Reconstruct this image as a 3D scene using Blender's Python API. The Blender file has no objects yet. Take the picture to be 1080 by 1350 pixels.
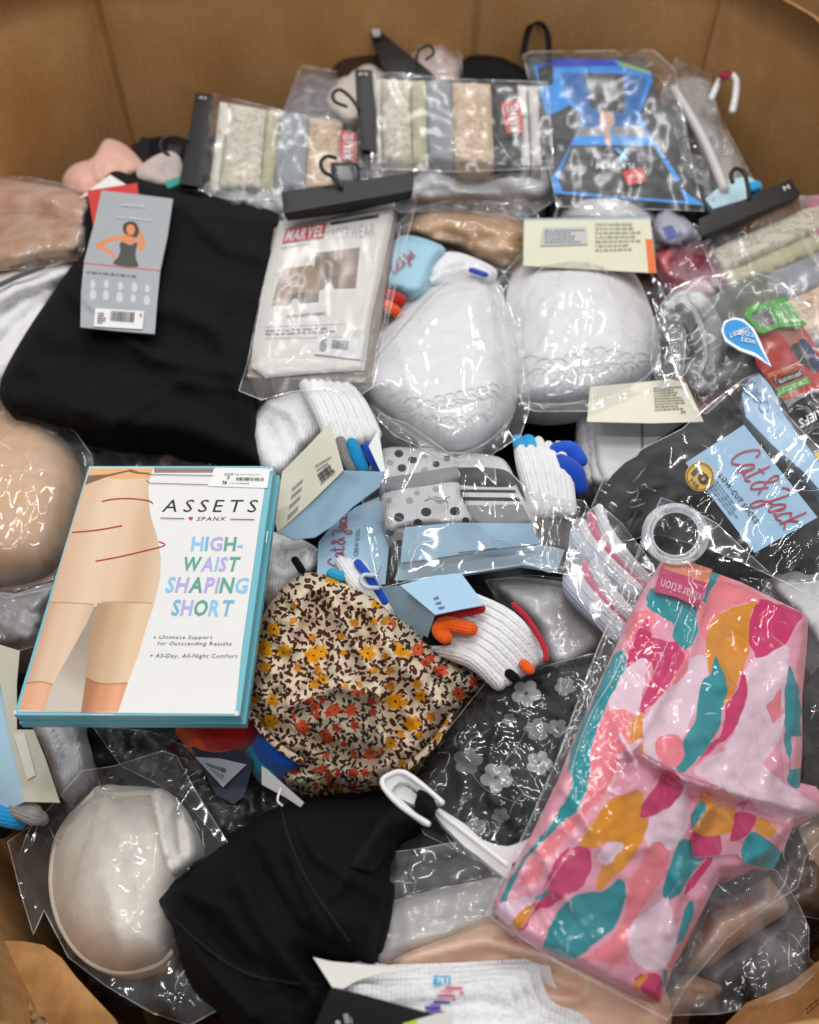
import bpy, math, random
import numpy as np
from mathutils import Vector, geometry
sc = bpy.context.scene
COL = sc.collection
# ---------------------------------------------------------------- camera
F, HC, TH = 1060.0, 0.483, math.radians(47.5)
ST, CT = math.sin(TH), math.cos(TH)
cam = bpy.data.cameras.new("camera"); camo = bpy.data.objects.new("camera", cam); COL.objects.link(camo)
camo.location = (0, 0, HC); camo.rotation_euler = (math.radians(42.5), 0, 0)
cam.sensor_fit = 'HORIZONTAL'; cam.sensor_width = 36; cam.lens = 36*F/1080
cam.clip_start = .02; cam.clip_end = 60
cam.dof.use_dof = True; cam.dof.focus_distance = .56; cam.dof.aperture_fstop = 6.5
sc.camera = camo
# ---------------------------------------------------------------- world and ceiling lamps
w = bpy.data.worlds.new("World"); sc.world = w; w.use_nodes = True
w.node_tree.nodes['Background'].inputs[0].default_value = (.93, .95, 1, 1)
w.node_tree.nodes['Background'].inputs[1].default_value = .48
def strip(x, y, z, lx, ly, watt, aim=(0, .6, 0.0)):
    l = bpy.data.lights.new("ceiling_lamp", 'AREA'); l.shape = 'RECTANGLE'; l.size = lx; l.size_y = ly
    l.energy = watt; l.color = (1, .985, .96)
    o = bpy.data.objects.new("ceiling_lamp", l); COL.objects.link(o); o.location = (x, y, z)
    o.rotation_euler = (Vector(aim)-Vector((x, y, z))).to_track_quat('-Z', 'Y').to_euler()
strip(-.9, .5, 2.7, .07, 1.2, 18.2)
strip(.9, .7, 2.7, .07, 1.2, 18.2)
strip(0, 2.4, 2.7, 1.3, .07, 19.6)
strip(-.6, 4.6, 2.7, .07, 1.3, 16.8)
strip(1.1, 4.8, 2.7, .07, 1.3, 16.8)
strip(0, 1.4, 2.7, .07, 1.2, 11.2)
strip(-1.7, 2.6, 2.7, .07, 1.2, 12.6)
strip(1.7, 2.8, 2.7, .07, 1.2, 12.6)
strip(.2, -.7, 2.7, 1.2, .07, 22)
sc.view_settings.view_transform = 'Standard'; sc.view_settings.look = 'None'
sc.view_settings.exposure = -0.43; sc.view_settings.gamma = 1
sc.cycles.use_denoising = True; sc.cycles.max_bounces = 8; sc.cycles.transparent_max_bounces = 40
sc.cycles.diffuse_bounces = 3; sc.cycles.glossy_bounces = 3; sc.cycles.transmission_bounces = 4
sc.cycles.sample_clamp_indirect = 3; sc.cycles.caustics_reflective = False; sc.cycles.caustics_refractive = False
# ---------------------------------------------------------------- picture ray -> place
def P(x, y, h):
    x = np.asarray(x, float); y = np.asarray(y, float); h = np.asarray(h, float)
    xv = (x-540)/F; yv = (y-675)/F
    t = (HC-h)/(ST+yv*CT)
    return np.stack([xv*t, t*(CT-yv*ST), h+0*t], -1)
# ---------------------------------------------------------------- noise
def _hash(ix, iy, s):
    n = (ix.astype(np.int64)*374761393 + iy.astype(np.int64)*668265263 + s*1442695041) & 0xffffffff
    n = ((n ^ (n >> 13))*1274126177) & 0xffffffff
    return ((n ^ (n >> 16)) & 0xffff)/65535.
def vn(x, y, s=0):
    ix = np.floor(x); iy = np.floor(y); fx = x-ix; fy = y-iy
    fx = fx*fx*fx*(fx*(fx*6-15)+10); fy = fy*fy*fy*(fy*(fy*6-15)+10)
    a = _hash(ix, iy, s); b = _hash(ix+1, iy, s); c = _hash(ix, iy+1, s); d = _hash(ix+1, iy+1, s)
    return (a+(b-a)*fx)*(1-fy)+(c+(d-c)*fx)*fy*1.0
def fbm(x, y, s=0, o=3):
    r = 0; a = .5
    for k in range(o): r = r+a*(vn(x, y, s+k*7)*2-1); x = x*2.03+11; y = y*2.03+5; a *= .5
    return r
def ridge(x, y, s=0): return 1-np.abs(vn(x, y, s)*2-1)
def rot(x, y, a): c, s_ = math.cos(a), math.sin(a); return x*c+y*s_, -x*s_+y*c
# ---------------------------------------------------------------- 2-D helpers
def segdist(X, Y, pts, closed=True):
    p = np.asarray(pts, float); q = np.roll(p, -1, 0) if closed else p[1:]; p = p if closed else p[:-1]
    out = np.full(X.shape, 1e9)
    for (ax, ay), (bx, by) in zip(p, q):
        dx, dy = bx-ax, by-ay; L = dx*dx+dy*dy+1e-9
        t = np.clip(((X-ax)*dx+(Y-ay)*dy)/L, 0, 1)
        out = np.minimum(out, np.hypot(X-ax-t*dx, Y-ay-t*dy))
    return out
def inside(X, Y, pts):
    r = np.zeros(X.shape, bool); n = len(pts)
    for i in range(n):
        x1, y1 = pts[i]; x2, y2 = pts[(i+1) % n]
        if y1 == y2: continue
        c = ((y1 > Y) != (y2 > Y)) & (X < (x2-x1)*(Y-y1)/(y2-y1)+x1)
        r ^= c
    return r
def crom(pts, closed=True, n=6, dim=2):
    p = [tuple(map(float, q)) for q in pts]; N = len(p); out = []
    rng = range(N) if closed else range(N-1)
    for i in rng:
        if closed: a, b, c, d = p[i-1], p[i], p[(i+1) % N], p[(i+2) % N]
        else: a, b, c, d = p[max(i-1, 0)], p[i], p[i+1], p[min(i+2, N-1)]
        for k in range(n):
            t = k/n
            out.append(tuple(.5*((2*b[j])+(-a[j]+c[j])*t+(2*a[j]-5*b[j]+4*c[j]-d[j])*t*t+(-a[j]+3*b[j]-3*c[j]+d[j])*t**3) for j in range(len(b))))
    if not closed: out.append(p[-1])
    return out
def resample(pts, sp, closed=True):
    out = []; N = len(pts)
    for i in range(N if closed else N-1):
        a = pts[i]; b = pts[(i+1) % N]; L = math.hypot(b[0]-a[0], b[1]-a[1]); k = max(1, round(L/sp))
        for j in range(k): out.append((a[0]+(b[0]-a[0])*j/k, a[1]+(b[1]-a[1])*j/k))
    if not closed: out.append(tuple(pts[-1]))
    return out
def simplify(pts, sp):
    out = [pts[0]]
    for p in pts[1:]:
        if math.hypot(p[0]-out[-1][0], p[1]-out[-1][1]) > sp*.6: out.append(p)
    if math.hypot(out[-1][0]-out[0][0], out[-1][1]-out[0][1]) < sp*.5: out.pop()
    return out
def tps(ctrl):
    c = np.asarray(ctrl, float)
    if len(c) < 4:
        A = np.c_[c[:, :2], np.ones(len(c))]; s = np.linalg.lstsq(A, c[:, 2], rcond=None)[0]
        return lambda x, y: s[0]*x+s[1]*y+s[2]
    p = c[:, :2]/500; n = len(p)
    def U(r2): return np.where(r2 > 0, r2*np.log(r2+1e-12), 0)
    K = U(((p[:, None]-p[None])**2).sum(-1))+np.eye(n)*1e-4
    Pm = np.c_[np.ones(n), p]; A = np.block([[K, Pm], [Pm.T, np.zeros((3, 3))]])
    s = np.linalg.solve(A, np.r_[c[:, 2], 0, 0, 0])
    def f(x, y):
        x = np.asarray(x, float)/500; y = np.asarray(y, float)/500; r = s[n]+s[n+1]*x+s[n+2]*y
        for k in range(n): r = r+s[k]*U((x-p[k, 0])**2+(y-p[k, 1])**2)
        return r
    return f
# the general level of the heap (metres) over the picture
B = tps([(540, 60, .07), (250, 120, .035), (0, 240, .0), (940, 60, .07), (1080, 240, .04), (540, 300, .01), (300, 400, .005), (800, 400, .015),
         (540, 700, .0), (0, 700, -.005), (1080, 700, .01), (250, 1000, -.02), (540, 1050, -.02), (540, 1350, -.02), (60, 1150, -.045), (1080, 1300, -.05), (800, 1100, 0)])
# ---------------------------------------------------------------- objects
def link(o, parent=None, label=None, cat=None, group=None, kind=None):
    COL.objects.link(o)
    if parent: o.parent = parent
    if label: o['label'] = label
    if cat: o['category'] = cat
    if group: o['group'] = group
    if kind: o['kind'] = kind
    return o
def thing(name, label, cat, x, y, off, group=None):
    o = bpy.data.objects.new(name, None); o.empty_display_size = .02
    h = float(B(x, y))+off; o.location = [float(v) for v in P(x, y, h)]
    return link(o, None, label, cat, group)
def wloc(o):
    v = Vector(o.location)
    while o.parent: o = o.parent; v += o.location
    return v
def mk(name, V, faces, mats, parent=None, mi=None, uv=None, smooth=True, **tags):
    V = np.asarray(V, float)
    o_loc = np.array(wloc(parent)) if parent else V.mean(0)
    if not parent: o_loc[2] = V[:, 2].min()
    me = bpy.data.meshes.new(name); me.from_pydata((V-o_loc).tolist(), [], faces)
    for m in (mats if isinstance(mats, (list, tuple)) else [mats]): me.materials.append(m)
    if mi is not None: me.polygons.foreach_set('material_index', np.asarray(mi, dtype=np.int32))
    if smooth: me.polygons.foreach_set('use_smooth', [True]*len(me.polygons))
    L = np.empty(len(me.loops), dtype=np.int32); me.loops.foreach_get('vertex_index', L)
    U = (V[:, :2] if uv is None else np.asarray(uv))[L]
    ul = me.uv_layers.new(name='UVMap'); ul.data.foreach_set('uv', U.astype(np.float32).ravel())
    me.update()
    o = bpy.data.objects.new(name, me)
    if not parent: o.location = o_loc.tolist()
    return link(o, parent, **tags)
SOFT = []
def hfun(off, outline=None, rim=None, folds=(), nz=None, warp=None, base=True, extra=None):
    offf = (lambda x, y: off+0*x) if isinstance(off, (int, float)) else tps(off)
    ol = simplify(crom(outline, True, 3), 8) if (outline is not None and rim and len(rim) > 2 and rim[2] == 's') else outline
    def f(X, Y):
        X = np.asarray(X, float); Y = np.asarray(Y, float)
        h = offf(X, Y)+(B(X, Y) if base else 0)
        ol = f.ol
        if rim and ol is not None:
            d = segdist(X, Y, ol); d = np.where(inside(X, Y, ol), d, 0); q = 1-np.clip(d/rim[0], 0, 1); q = q*0+1 if f.edge else q; h = h+(rim[1]*(np.sqrt(1-.9216*q*q)-1)/.72 if not f.soft else -.55*rim[1]*q**2.2)
        for fo in folds:
            *pts, wd, hh = fo; d = segdist(X, Y, pts, False); h = h+hh*np.exp(-(d/wd)**2)
        if nz:
            for (amp, sx, sy, ang, sd, kind) in nz:
                x, y = rot(X, Y, ang)
                wx = 8*fbm(X/60, Y/60, sd+50); x = x+wx; y = y+wx
                n = fbm(x/sx, y/sy, sd) if kind == 'f' else (ridge(x/sx, y/sy, sd)**3-.3)
                h = h+amp*n
        if extra: h = h+extra(X, Y)
        return h
    f.ol = ol; f.soft = False; f.edge = False; SOFT.append(f)
    del SOFT[:-12]
    return f
def sheet(name, outline, hf, mat, parent=None, res=7, thick=.012, shrink=.05, patches=(), s=True, solid=True, smooth=True, uvrot=0, uvpx=False, psharp=False, **tags):
    ol = simplify(crom(outline, True, 8), res) if s else resample(outline, res)
    pa = []
    for (pp, m) in patches:
        pa.append((simplify(crom(pp, True, 6), max(3, res*.7)) if len(pp) > 4 and not psharp else resample(pp, res), m))
    if getattr(hf, 'ol', 0) is None: hf.ol = ol
    a = np.array(ol); x0, y0 = a.min(0); x1, y1 = a.max(0)
    gx, gy = np.meshgrid(np.arange(x0, x1, res), np.arange(y0, y1, res*.87))
    gx = gx+(np.arange(gx.shape[0]) % 2)[:, None]*res*.5
    gx = gx.ravel(); gy = gy.ravel(); k = inside(gx, gy, ol); gx, gy = gx[k], gy[k]
    k = segdist(gx, gy, ol) > res*.45; gx, gy = gx[k], gy[k]
    verts = [Vector(p) for p in ol]; n = len(ol); edges = [(i, (i+1) % n) for i in range(n)]
    for pp, m in pa:
        b = len(verts); verts += [Vector(p) for p in pp]; edges += [(b+i, b+(i+1) % len(pp)) for i in range(len(pp))]
        if len(gx):
            k = segdist(gx, gy, pp) > 1.2; gx, gy = gx[k], gy[k]
    verts += [Vector((x, y)) for x, y in zip(gx, gy)]
    r = geometry.delaunay_2d_cdt(verts, edges, [], 0, 1e-4)
    V2 = np.array([(v.x, v.y) for v in r[0]]); T = np.array([f for f in r[2]], dtype=int)
    e1 = V2[T[:, 1]]-V2[T[:, 0]]; e2 = V2[T[:, 2]]-V2[T[:, 0]]; T = T[np.abs(e1[:, 0]*e2[:, 1]-e1[:, 1]*e2[:, 0]) > .08]
    cen = V2[T].mean(1); k = inside(cen[:, 0], cen[:, 1], ol); T = T[k]; cen = cen[k]
    mats = [mat]; mi = np.zeros(len(T), int)
    for pp, m in pa:
        if m not in mats: mats.append(m)
        mi[inside(cen[:, 0], cen[:, 1], pp)] = mats.index(m)
    used = np.unique(T); rm = -np.ones(len(V2), int); rm[used] = np.arange(len(used)); T = rm[T]; V2 = V2[used]
    H = hf(V2[:, 0], V2[:, 1]); W = P(V2[:, 0], V2[:, 1], H)
    # wind up
    c = np.cross(W[T[:, 1]]-W[T[:, 0]], W[T[:, 2]]-W[T[:, 0]]); c = (c*(np.array([0, 0, HC])-W[T[:, 0]])).sum(1); fl = c < 0; T[fl] = T[fl][:, ::-1]
    faces = T.tolist(); mi = mi.tolist(); V = W
    if solid:
        cnt = {}
        for t in faces:
            for i in range(3):
                e = (t[i], t[(i+1) % 3]); cnt[e] = cnt.get(e, 0)+1
        be = [e for e in cnt if (e[1], e[0]) not in cnt]
        bv = sorted({i for e in be for i in e}); cx = W[bv, :2].mean(0); idx = {}; top = {}
        low = []
        for i in bv:
            idx[i] = len(W)+len(low); top[i] = idx[i]+1; p = W[i].copy(); p[:2] += (cx-p[:2])*shrink; p[2] -= thick; low.append(p); low.append(W[i].copy())
        cid = len(W)+len(low); lo = np.array(low); low.append([cx[0], cx[1], lo[::2, 2].min()-thick])
        V = np.vstack([W, low])
        for a_, b_ in be:
            faces.append([top[b_], top[a_], idx[a_], idx[b_]]); mi.append(0)
            if thick > .004: faces.append([idx[b_], idx[a_], cid]); mi.append(0)
    uv = V[:, :2].copy()
    if uvpx: uv[:len(V2)] = V2*[1, -1]/1950
    if uvrot: uv = np.stack(rot(uv[:, 0], uv[:, 1], uvrot), -1)
    return mk(name, V, faces, mats, parent, mi, uv, smooth, **tags)
def film(outline, hf, mat, parent, res=5, amp=.003, s=False, seed=0, ang=0., streak=1., clear=.003, name='plastic_bag', dens=1., **tags):
    def f(X, Y):
        for q in SOFT: q.soft = True
        h = hf(X, Y)+clear
        for q in SOFT: q.soft = False
        x, y = rot(X, Y, ang); wx = 10*fbm(X/50, Y/50, seed+3)
        x = x+wx; y = y-wx
        mk_ = np.clip((vn(X/55+seed, Y/55, seed+31)-.42)*3.2, 0, 1)
        n = .9*fbm(x/70, y/(70*streak), seed, 2)+.55*ridge(x/42, y/(80*streak), seed+2)**5+mk_*(.34*ridge(x/17+3, y/(30*streak)+9, seed+5)**4+.14*ridge(x/8, y/(18*streak), seed+9)**3)
        d = segdist(X, Y, outline)
        return h+.7*amp*n*(.45+.55*np.clip(d/14, 0, 1))*(.4+1.2*vn(X/45, Y/45, seed+21))
    o = sheet(name, outline, f, mat, parent, res=res, s=s, solid=False, **tags)
    rg = random.Random(seed*13+5); a = np.array(outline); x0, y0 = a.min(0); x1, y1 = a.max(0)
    ribbons([resample(outline, 9)+[outline[0]]], f, EDGE, parent, 1.2, .0003, 'bag_edge', False)
    area = abs(sum(a[i-1][0]*a[i][1]-a[i][0]*a[i-1][1] for i in range(len(a))))/2; L = []; tries = 0
    want = int(min(40, area/2100*dens))
    base = rg.uniform(0, 3.14)
    while len(L) < want and tries < want*12:
        tries += 1
        cx, cy = rg.uniform(x0, x1), rg.uniform(y0, y1)
        if vn(np.array([cx/50+seed]), np.array([cy/50]), seed+31)[0] < .45: continue
        an = base+rg.gauss(0, .55)+(1.5 if rg.random() < .2 else 0); ln = rg.choice((10, 16, 26, 45)) ; cu = rg.uniform(-.9, .9); pts = []
        for k in range(7):
            t = k/6-.5; aa = an+cu*t; pts.append((cx+ln*t*math.cos(aa)+rg.uniform(-1, 1), cy+ln*t*math.sin(aa)+rg.uniform(-1, 1)))
        if inside(np.array([q[0] for q in pts]), np.array([q[1] for q in pts]), outline).all(): L.append(pts)
    if L:
        for q in ((L[::3], 1.3), (L[1::3]+L[2::3], .8)):
            if q[0]: tapered(q[0], f, GLINT, parent, q[1])  # whitish ribbons painted as highlights along random creases
    return o
def tapered(lines, hf, mat, parent, wpx):
    V = []; Fc = []
    for ln in lines:
        p = np.array(crom(ln, False, 3), float); t = np.gradient(p, axis=0); t /= np.linalg.norm(t, axis=1)[:, None]+1e-9
        k = np.sin(np.linspace(0, math.pi, len(p)))[:, None]; nn = np.stack([-t[:, 1], t[:, 0]], -1)*wpx/2*(.15+.85*k); b = len(V)
        for i in range(len(p)): V += [p[i]+nn[i], p[i]-nn[i]]
        Fc += [[b+2*i, b+2*i+1, b+2*i+3, b+2*i+2] for i in range(len(p)-1)]
    V = np.array(V); W = P(V[:, 0], V[:, 1], hf(V[:, 0], V[:, 1])+.0006)
    return mk('film_crease', W, Fc, mat, parent, None, None, False, kind='stuff')
RS = {'sock': .62, 'folded_brief': .62, 'pink_edge': .62, 'black_heel': .5, 'blue_heel': .6, 'cyan_tip': .6, 'black_toe': .6, 'underwire_band': .42, 'hem': .6, 'rolled_cuff': .7, 'bag_seam': .45, 'seam': .6, 'bow': .6, 'red_edge': .5, 'bag_seam': .3}
def tube(name, pts, r, mat, parent=None, flat=1.0, seg=10, n=5, hf=None, base=True, cap=True, curve=True, **tags):
    if name.endswith(('_heel', '_tip', '_toe')): flat = .7
    """pts (x,y,off) in picture px and metres over the heap; r metres (one or per point)"""
    rr = r if isinstance(r, (list, tuple)) else [r]*len(pts)
    k_ = RS.get(name, .66 if name.endswith('_toe') or name.endswith('_tip') else 1.); rr = [v*k_ for v in rr]
    q = [(p[0], p[1], p[2], rr[i]) for i, p in enumerate(pts)]
    if curve and len(q) > 2: q = crom(q, False, n)
    elif len(q) == 2: q = [tuple(q[0][j]+(q[1][j]-q[0][j])*k/6 for j in range(4)) for k in range(7)]
    q = np.array(q)
    em = name in ('hem', 'underwire_band') and hasattr(hf, 'edge')
    if em: hf.edge = True
    hb = hf(q[:, 0], q[:, 1]) if hf else (B(q[:, 0], q[:, 1]) if base else 0)
    if em: hf.edge = False; hb = hb+.003
    C = P(q[:, 0], q[:, 1], hb+q[:, 2]); R = q[:, 3].copy()
    if cap:   # rounded ends
        d0 = C[0]-C[1]; d0 /= np.linalg.norm(d0)+1e-9; d1 = C[-1]-C[-2]; d1 /= np.linalg.norm(d1)+1e-9
        e0 = [C[0]+d0*R[0]*math.sin(a) for a in (1.45, 1.0, .5)]; e1 = [C[-1]+d1*R[-1]*math.sin(a) for a in (.5, 1.0, 1.45)]
        C = np.vstack([e0, C, e1]); R = np.r_[[R[0]*math.cos(a) for a in (1.45, 1.0, .5)], R, [R[-1]*math.cos(a) for a in (.5, 1.0, 1.45)]]
    T = np.gradient(C, axis=0); T /= np.linalg.norm(T, axis=1)[:, None]+1e-9
    V = []
    for i in range(len(C)):
        up = np.array([0, 0, 1.]); sd = np.cross(T[i], up); l = np.linalg.norm(sd)
        sd = sd/l if l > .15 else np.array([1., 0, 0]); u2 = np.cross(sd, T[i])
        for k in range(seg):
            a = 2*math.pi*k/seg; V.append(C[i]+sd*R[i]*math.cos(a)+u2*R[i]*flat*math.sin(a))
    fs = []
    for i in range(len(C)-1):
        for k in range(seg):
            fs.append([i*seg+k, i*seg+(k+1) % seg, (i+1)*seg+(k+1) % seg, (i+1)*seg+k][::-1])
    V = np.array(V); m0 = len(V); V = np.vstack([V, C[0], C[-1]])
    for k in range(seg): fs.append([k, m0, (k+1) % seg][::-1]); e = (len(C)-1)*seg; fs.append([e+(k+1) % seg, m0+1, e+k][::-1])
    arc = np.r_[0, np.cumsum(np.linalg.norm(np.diff(C, axis=0), axis=1))]
    uv = np.zeros((len(V), 2))
    for i in range(len(C)):
        for k in range(seg): uv[i*seg+k] = (R[i]*abs(2*k/seg-1)*3, arc[i])
    return mk(name, V, fs, mat, parent, None, uv, True, **tags)
# ---------------------------------------------------------------- flat print
def bil(q, u, v):
    (ax, ay), (bx, by), (cx, cy), (dx, dy) = q   # TL TR BR BL
    # projective map of the unit square onto the picture quad
    M = []; R = []
    for (U, V_), (X, Y) in zip(((0, 0), (1, 0), (1, 1), (0, 1)), q):
        M.append([U, V_, 1, 0, 0, 0, -U*X, -V_*X]); R.append(X); M.append([0, 0, 0, U, V_, 1, -U*Y, -V_*Y]); R.append(Y)
    h = np.linalg.solve(np.array(M, float), np.array(R, float)); u = np.asarray(u, float); v = np.asarray(v, float)
    d = h[6]*u+h[7]*v+1
    return (h[0]*u+h[1]*v+h[2])/d, (h[3]*u+h[4]*v+h[5])/d
_glyph = {}
def glyph(ch, bold=0.):
    k = (ch, bold)
    if k not in _glyph:
        c = bpy.data.curves.new('g', 'FONT'); c.body = ch; c.size = 1; c.offset = bold; c.resolution_u = 2; c.fill_mode = 'FRONT'
        o = bpy.data.objects.new('g', c); COL.objects.link(o)
        me = bpy.data.meshes.new_from_object(o.evaluated_get(bpy.context.evaluated_depsgraph_get()))
        v = np.array([(p.co.x, p.co.y) for p in me.vertices]).reshape(-1, 2); f = [list(p.vertices) for p in me.polygons]
        bpy.data.objects.remove(o); bpy.data.curves.remove(c); bpy.data.meshes.remove(me)
        _glyph[k] = (v, f)
    return _glyph[k]
def txt(s_, quad, hf, mats, parent, eps=.0007, bold=0., gap=.09, slant=0., name='printed_lettering', cycle=None):
    """text filling the picture quad TL TR BR BL of its bounding box"""
    mats = mats if isinstance(mats, (list, tuple)) else [mats]
    X = []; Fc = []; MI = []; x = 0; nb = 0
    for i, ch in enumerate(s_):
        if ch == ' ': x += .32; continue
        v, f = glyph(ch, bold)
        if not len(v): continue
        vv = v.copy(); vv[:, 0] += x-v[:, 0].min(); x = vv[:, 0].max()+gap
        vv[:, 0] += slant*vv[:, 1]
        X.append(vv); Fc += [[j+nb for j in q] for q in f]; MI += [(cycle[i % len(cycle)] if cycle else 0)]*len(f); nb += len(vv)
    V = np.vstack(X); lo = V.min(0); hi = V.max(0)
    u = (V[:, 0]-lo[0])/(hi[0]-lo[0]); v = 1-(V[:, 1]-lo[1])/(hi[1]-lo[1])
    px, py = bil(quad, u, v); W = P(px, py, hf(px, py)+eps)
    return mk(name, W, Fc, mats, parent, MI, None, False)
def ribbons(lines, hf, mat, parent, wpx, eps=.0007, name='printed_line', curve=True, closed=False):
    V = []; Fc = []
    for ln in lines:
        p = np.array(crom(ln, closed, 6) if (curve and len(ln) > 2) else resample(ln, 8, False), float)
        t = np.gradient(p, axis=0); t /= np.linalg.norm(t, axis=1)[:, None]+1e-9; nn = np.stack([-t[:, 1], t[:, 0]], -1)*wpx/2
        b = len(V); a = p+nn; c = p-nn
        for i in range(len(p)): V += [a[i], c[i]]
        Fc += [[b+2*i, b+2*i+1, b+2*i+3, b+2*i+2] for i in range(len(p)-1)]
    V = np.array(V); W = P(V[:, 0], V[:, 1], hf(V[:, 0], V[:, 1])+eps)
    return mk(name, W, Fc, mat, parent, None, None, False)
def brushy(poly, amp=1.6, sd=0):
    p = resample(crom(poly, True, 5) if len(poly) > 4 else poly, 6); return [(x+amp*2*float(fbm(np.array(x/9+sd), np.array(y/13), 5, 2)), y+amp*2*float(fbm(np.array(x/11), np.array(y/8+sd), 9, 2))) for x, y in p]
def decal(name, poly, hf, mat, parent, eps=.0005, s=False, res=6, patches=()):
    return sheet(name, poly, lambda X, Y: hf(X, Y)+eps, mat, parent, res=res, s=s, solid=False, patches=patches)
def rects(rs, quad, hf, mat, parent, eps=.0009, name='printed_marks'):
    """rs: (u0,v0,u1,v1) rectangles inside a picture quad"""
    V = []; Fc = []
    for (u0, v0, u1, v1) in rs:
        b = len(V); V += [(u0, v0), (u1, v0), (u1, v1), (u0, v1)]; Fc.append([b, b+1, b+2, b+3])
    V = np.array(V); px, py = bil(quad, V[:, 0], V[:, 1]); W = P(px, py, hf(px, py)+eps)
    return mk(name, W, Fc, mat, parent, None, None, False)
def barcode(quad, hf, mat, parent, n=22, seed=1, eps=.0009):
    r = random.Random(seed); x = 0; out = []
    while x < 1:
        wd = r.choice((.012, .02, .03)); out.append((x, 0, min(1, x+wd), 1)); x += wd+r.choice((.012, .02, .03))
    return rects(out, quad, hf, mat, parent, eps, 'barcode')
def microtext(quad, hf, mat, parent, rows=4, seed=1, eps=.0008, fill=.45):
    r = random.Random(seed); out = []
    for k in range(rows):
        x = 0; end = r.uniform(.6, 1)
        while x < end:
            wd = r.uniform(.03, .12); out.append((x, (k+.5-fill/2)/rows, min(x+wd, 1), (k+.5+fill/2)/rows)); x += wd+.025
    return rects(out, quad, hf, mat, parent, eps, 'small_print')
SC = {'C': (.95, [[(.9, .8), (.75, 1), (.45, 1), (.1, .6), (.1, .2), (.4, 0), (.85, .2)]]),
      'a': (.8, [[(.6, .5), (.35, .56), (.05, .3), (.1, .05), (.35, .02), (.6, .5), (.58, .1), (.85, .08)]]),
      't': (.5, [[(.25, 1), (.18, .15), (.3, 0), (.55, .12)], [(0, .62), (.25, .66), (.55, .68)]]),
      '&': (1., [[(.95, .05), (.35, .72), (.4, 1), (.68, .9), (.5, .6), (.15, .35), (.1, .1), (.4, 0), (.85, .5)]]),
      'J': (.95, [[(.1, .85), (.4, 1), (.8, .95), (.62, .3), (.45, -.35), (.15, -.4), (.15, -.1), (.5, .15), (.95, .25)]]),
      'c': (.6, [[(.55, .45), (.35, .56), (.08, .3), (.15, .03), (.6, .12)]]),
      'k': (.6, [[(.2, 1), (.15, .5), (.1, 0)], [(.55, .58), (.15, .25), (.6, 0)]]), ' ': (.25, [])}
def script_text(s_, quad, hf, mat, parent, wpx, eps=.0008):
    x = 0; L = []
    for ch in s_:
        wd, st = SC[ch]
        L += [[(x+u+.12*v, v) for u, v in l] for l in st]; x += wd
    out = []
    for l in L:
        a = np.array(l); u, v = bil(quad, a[:, 0]/x, 1-(a[:, 1]+.4)/1.4); out.append(list(zip(u, v)))
    return ribbons(out, hf, mat, parent, wpx, eps, 'script_lettering')
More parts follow.
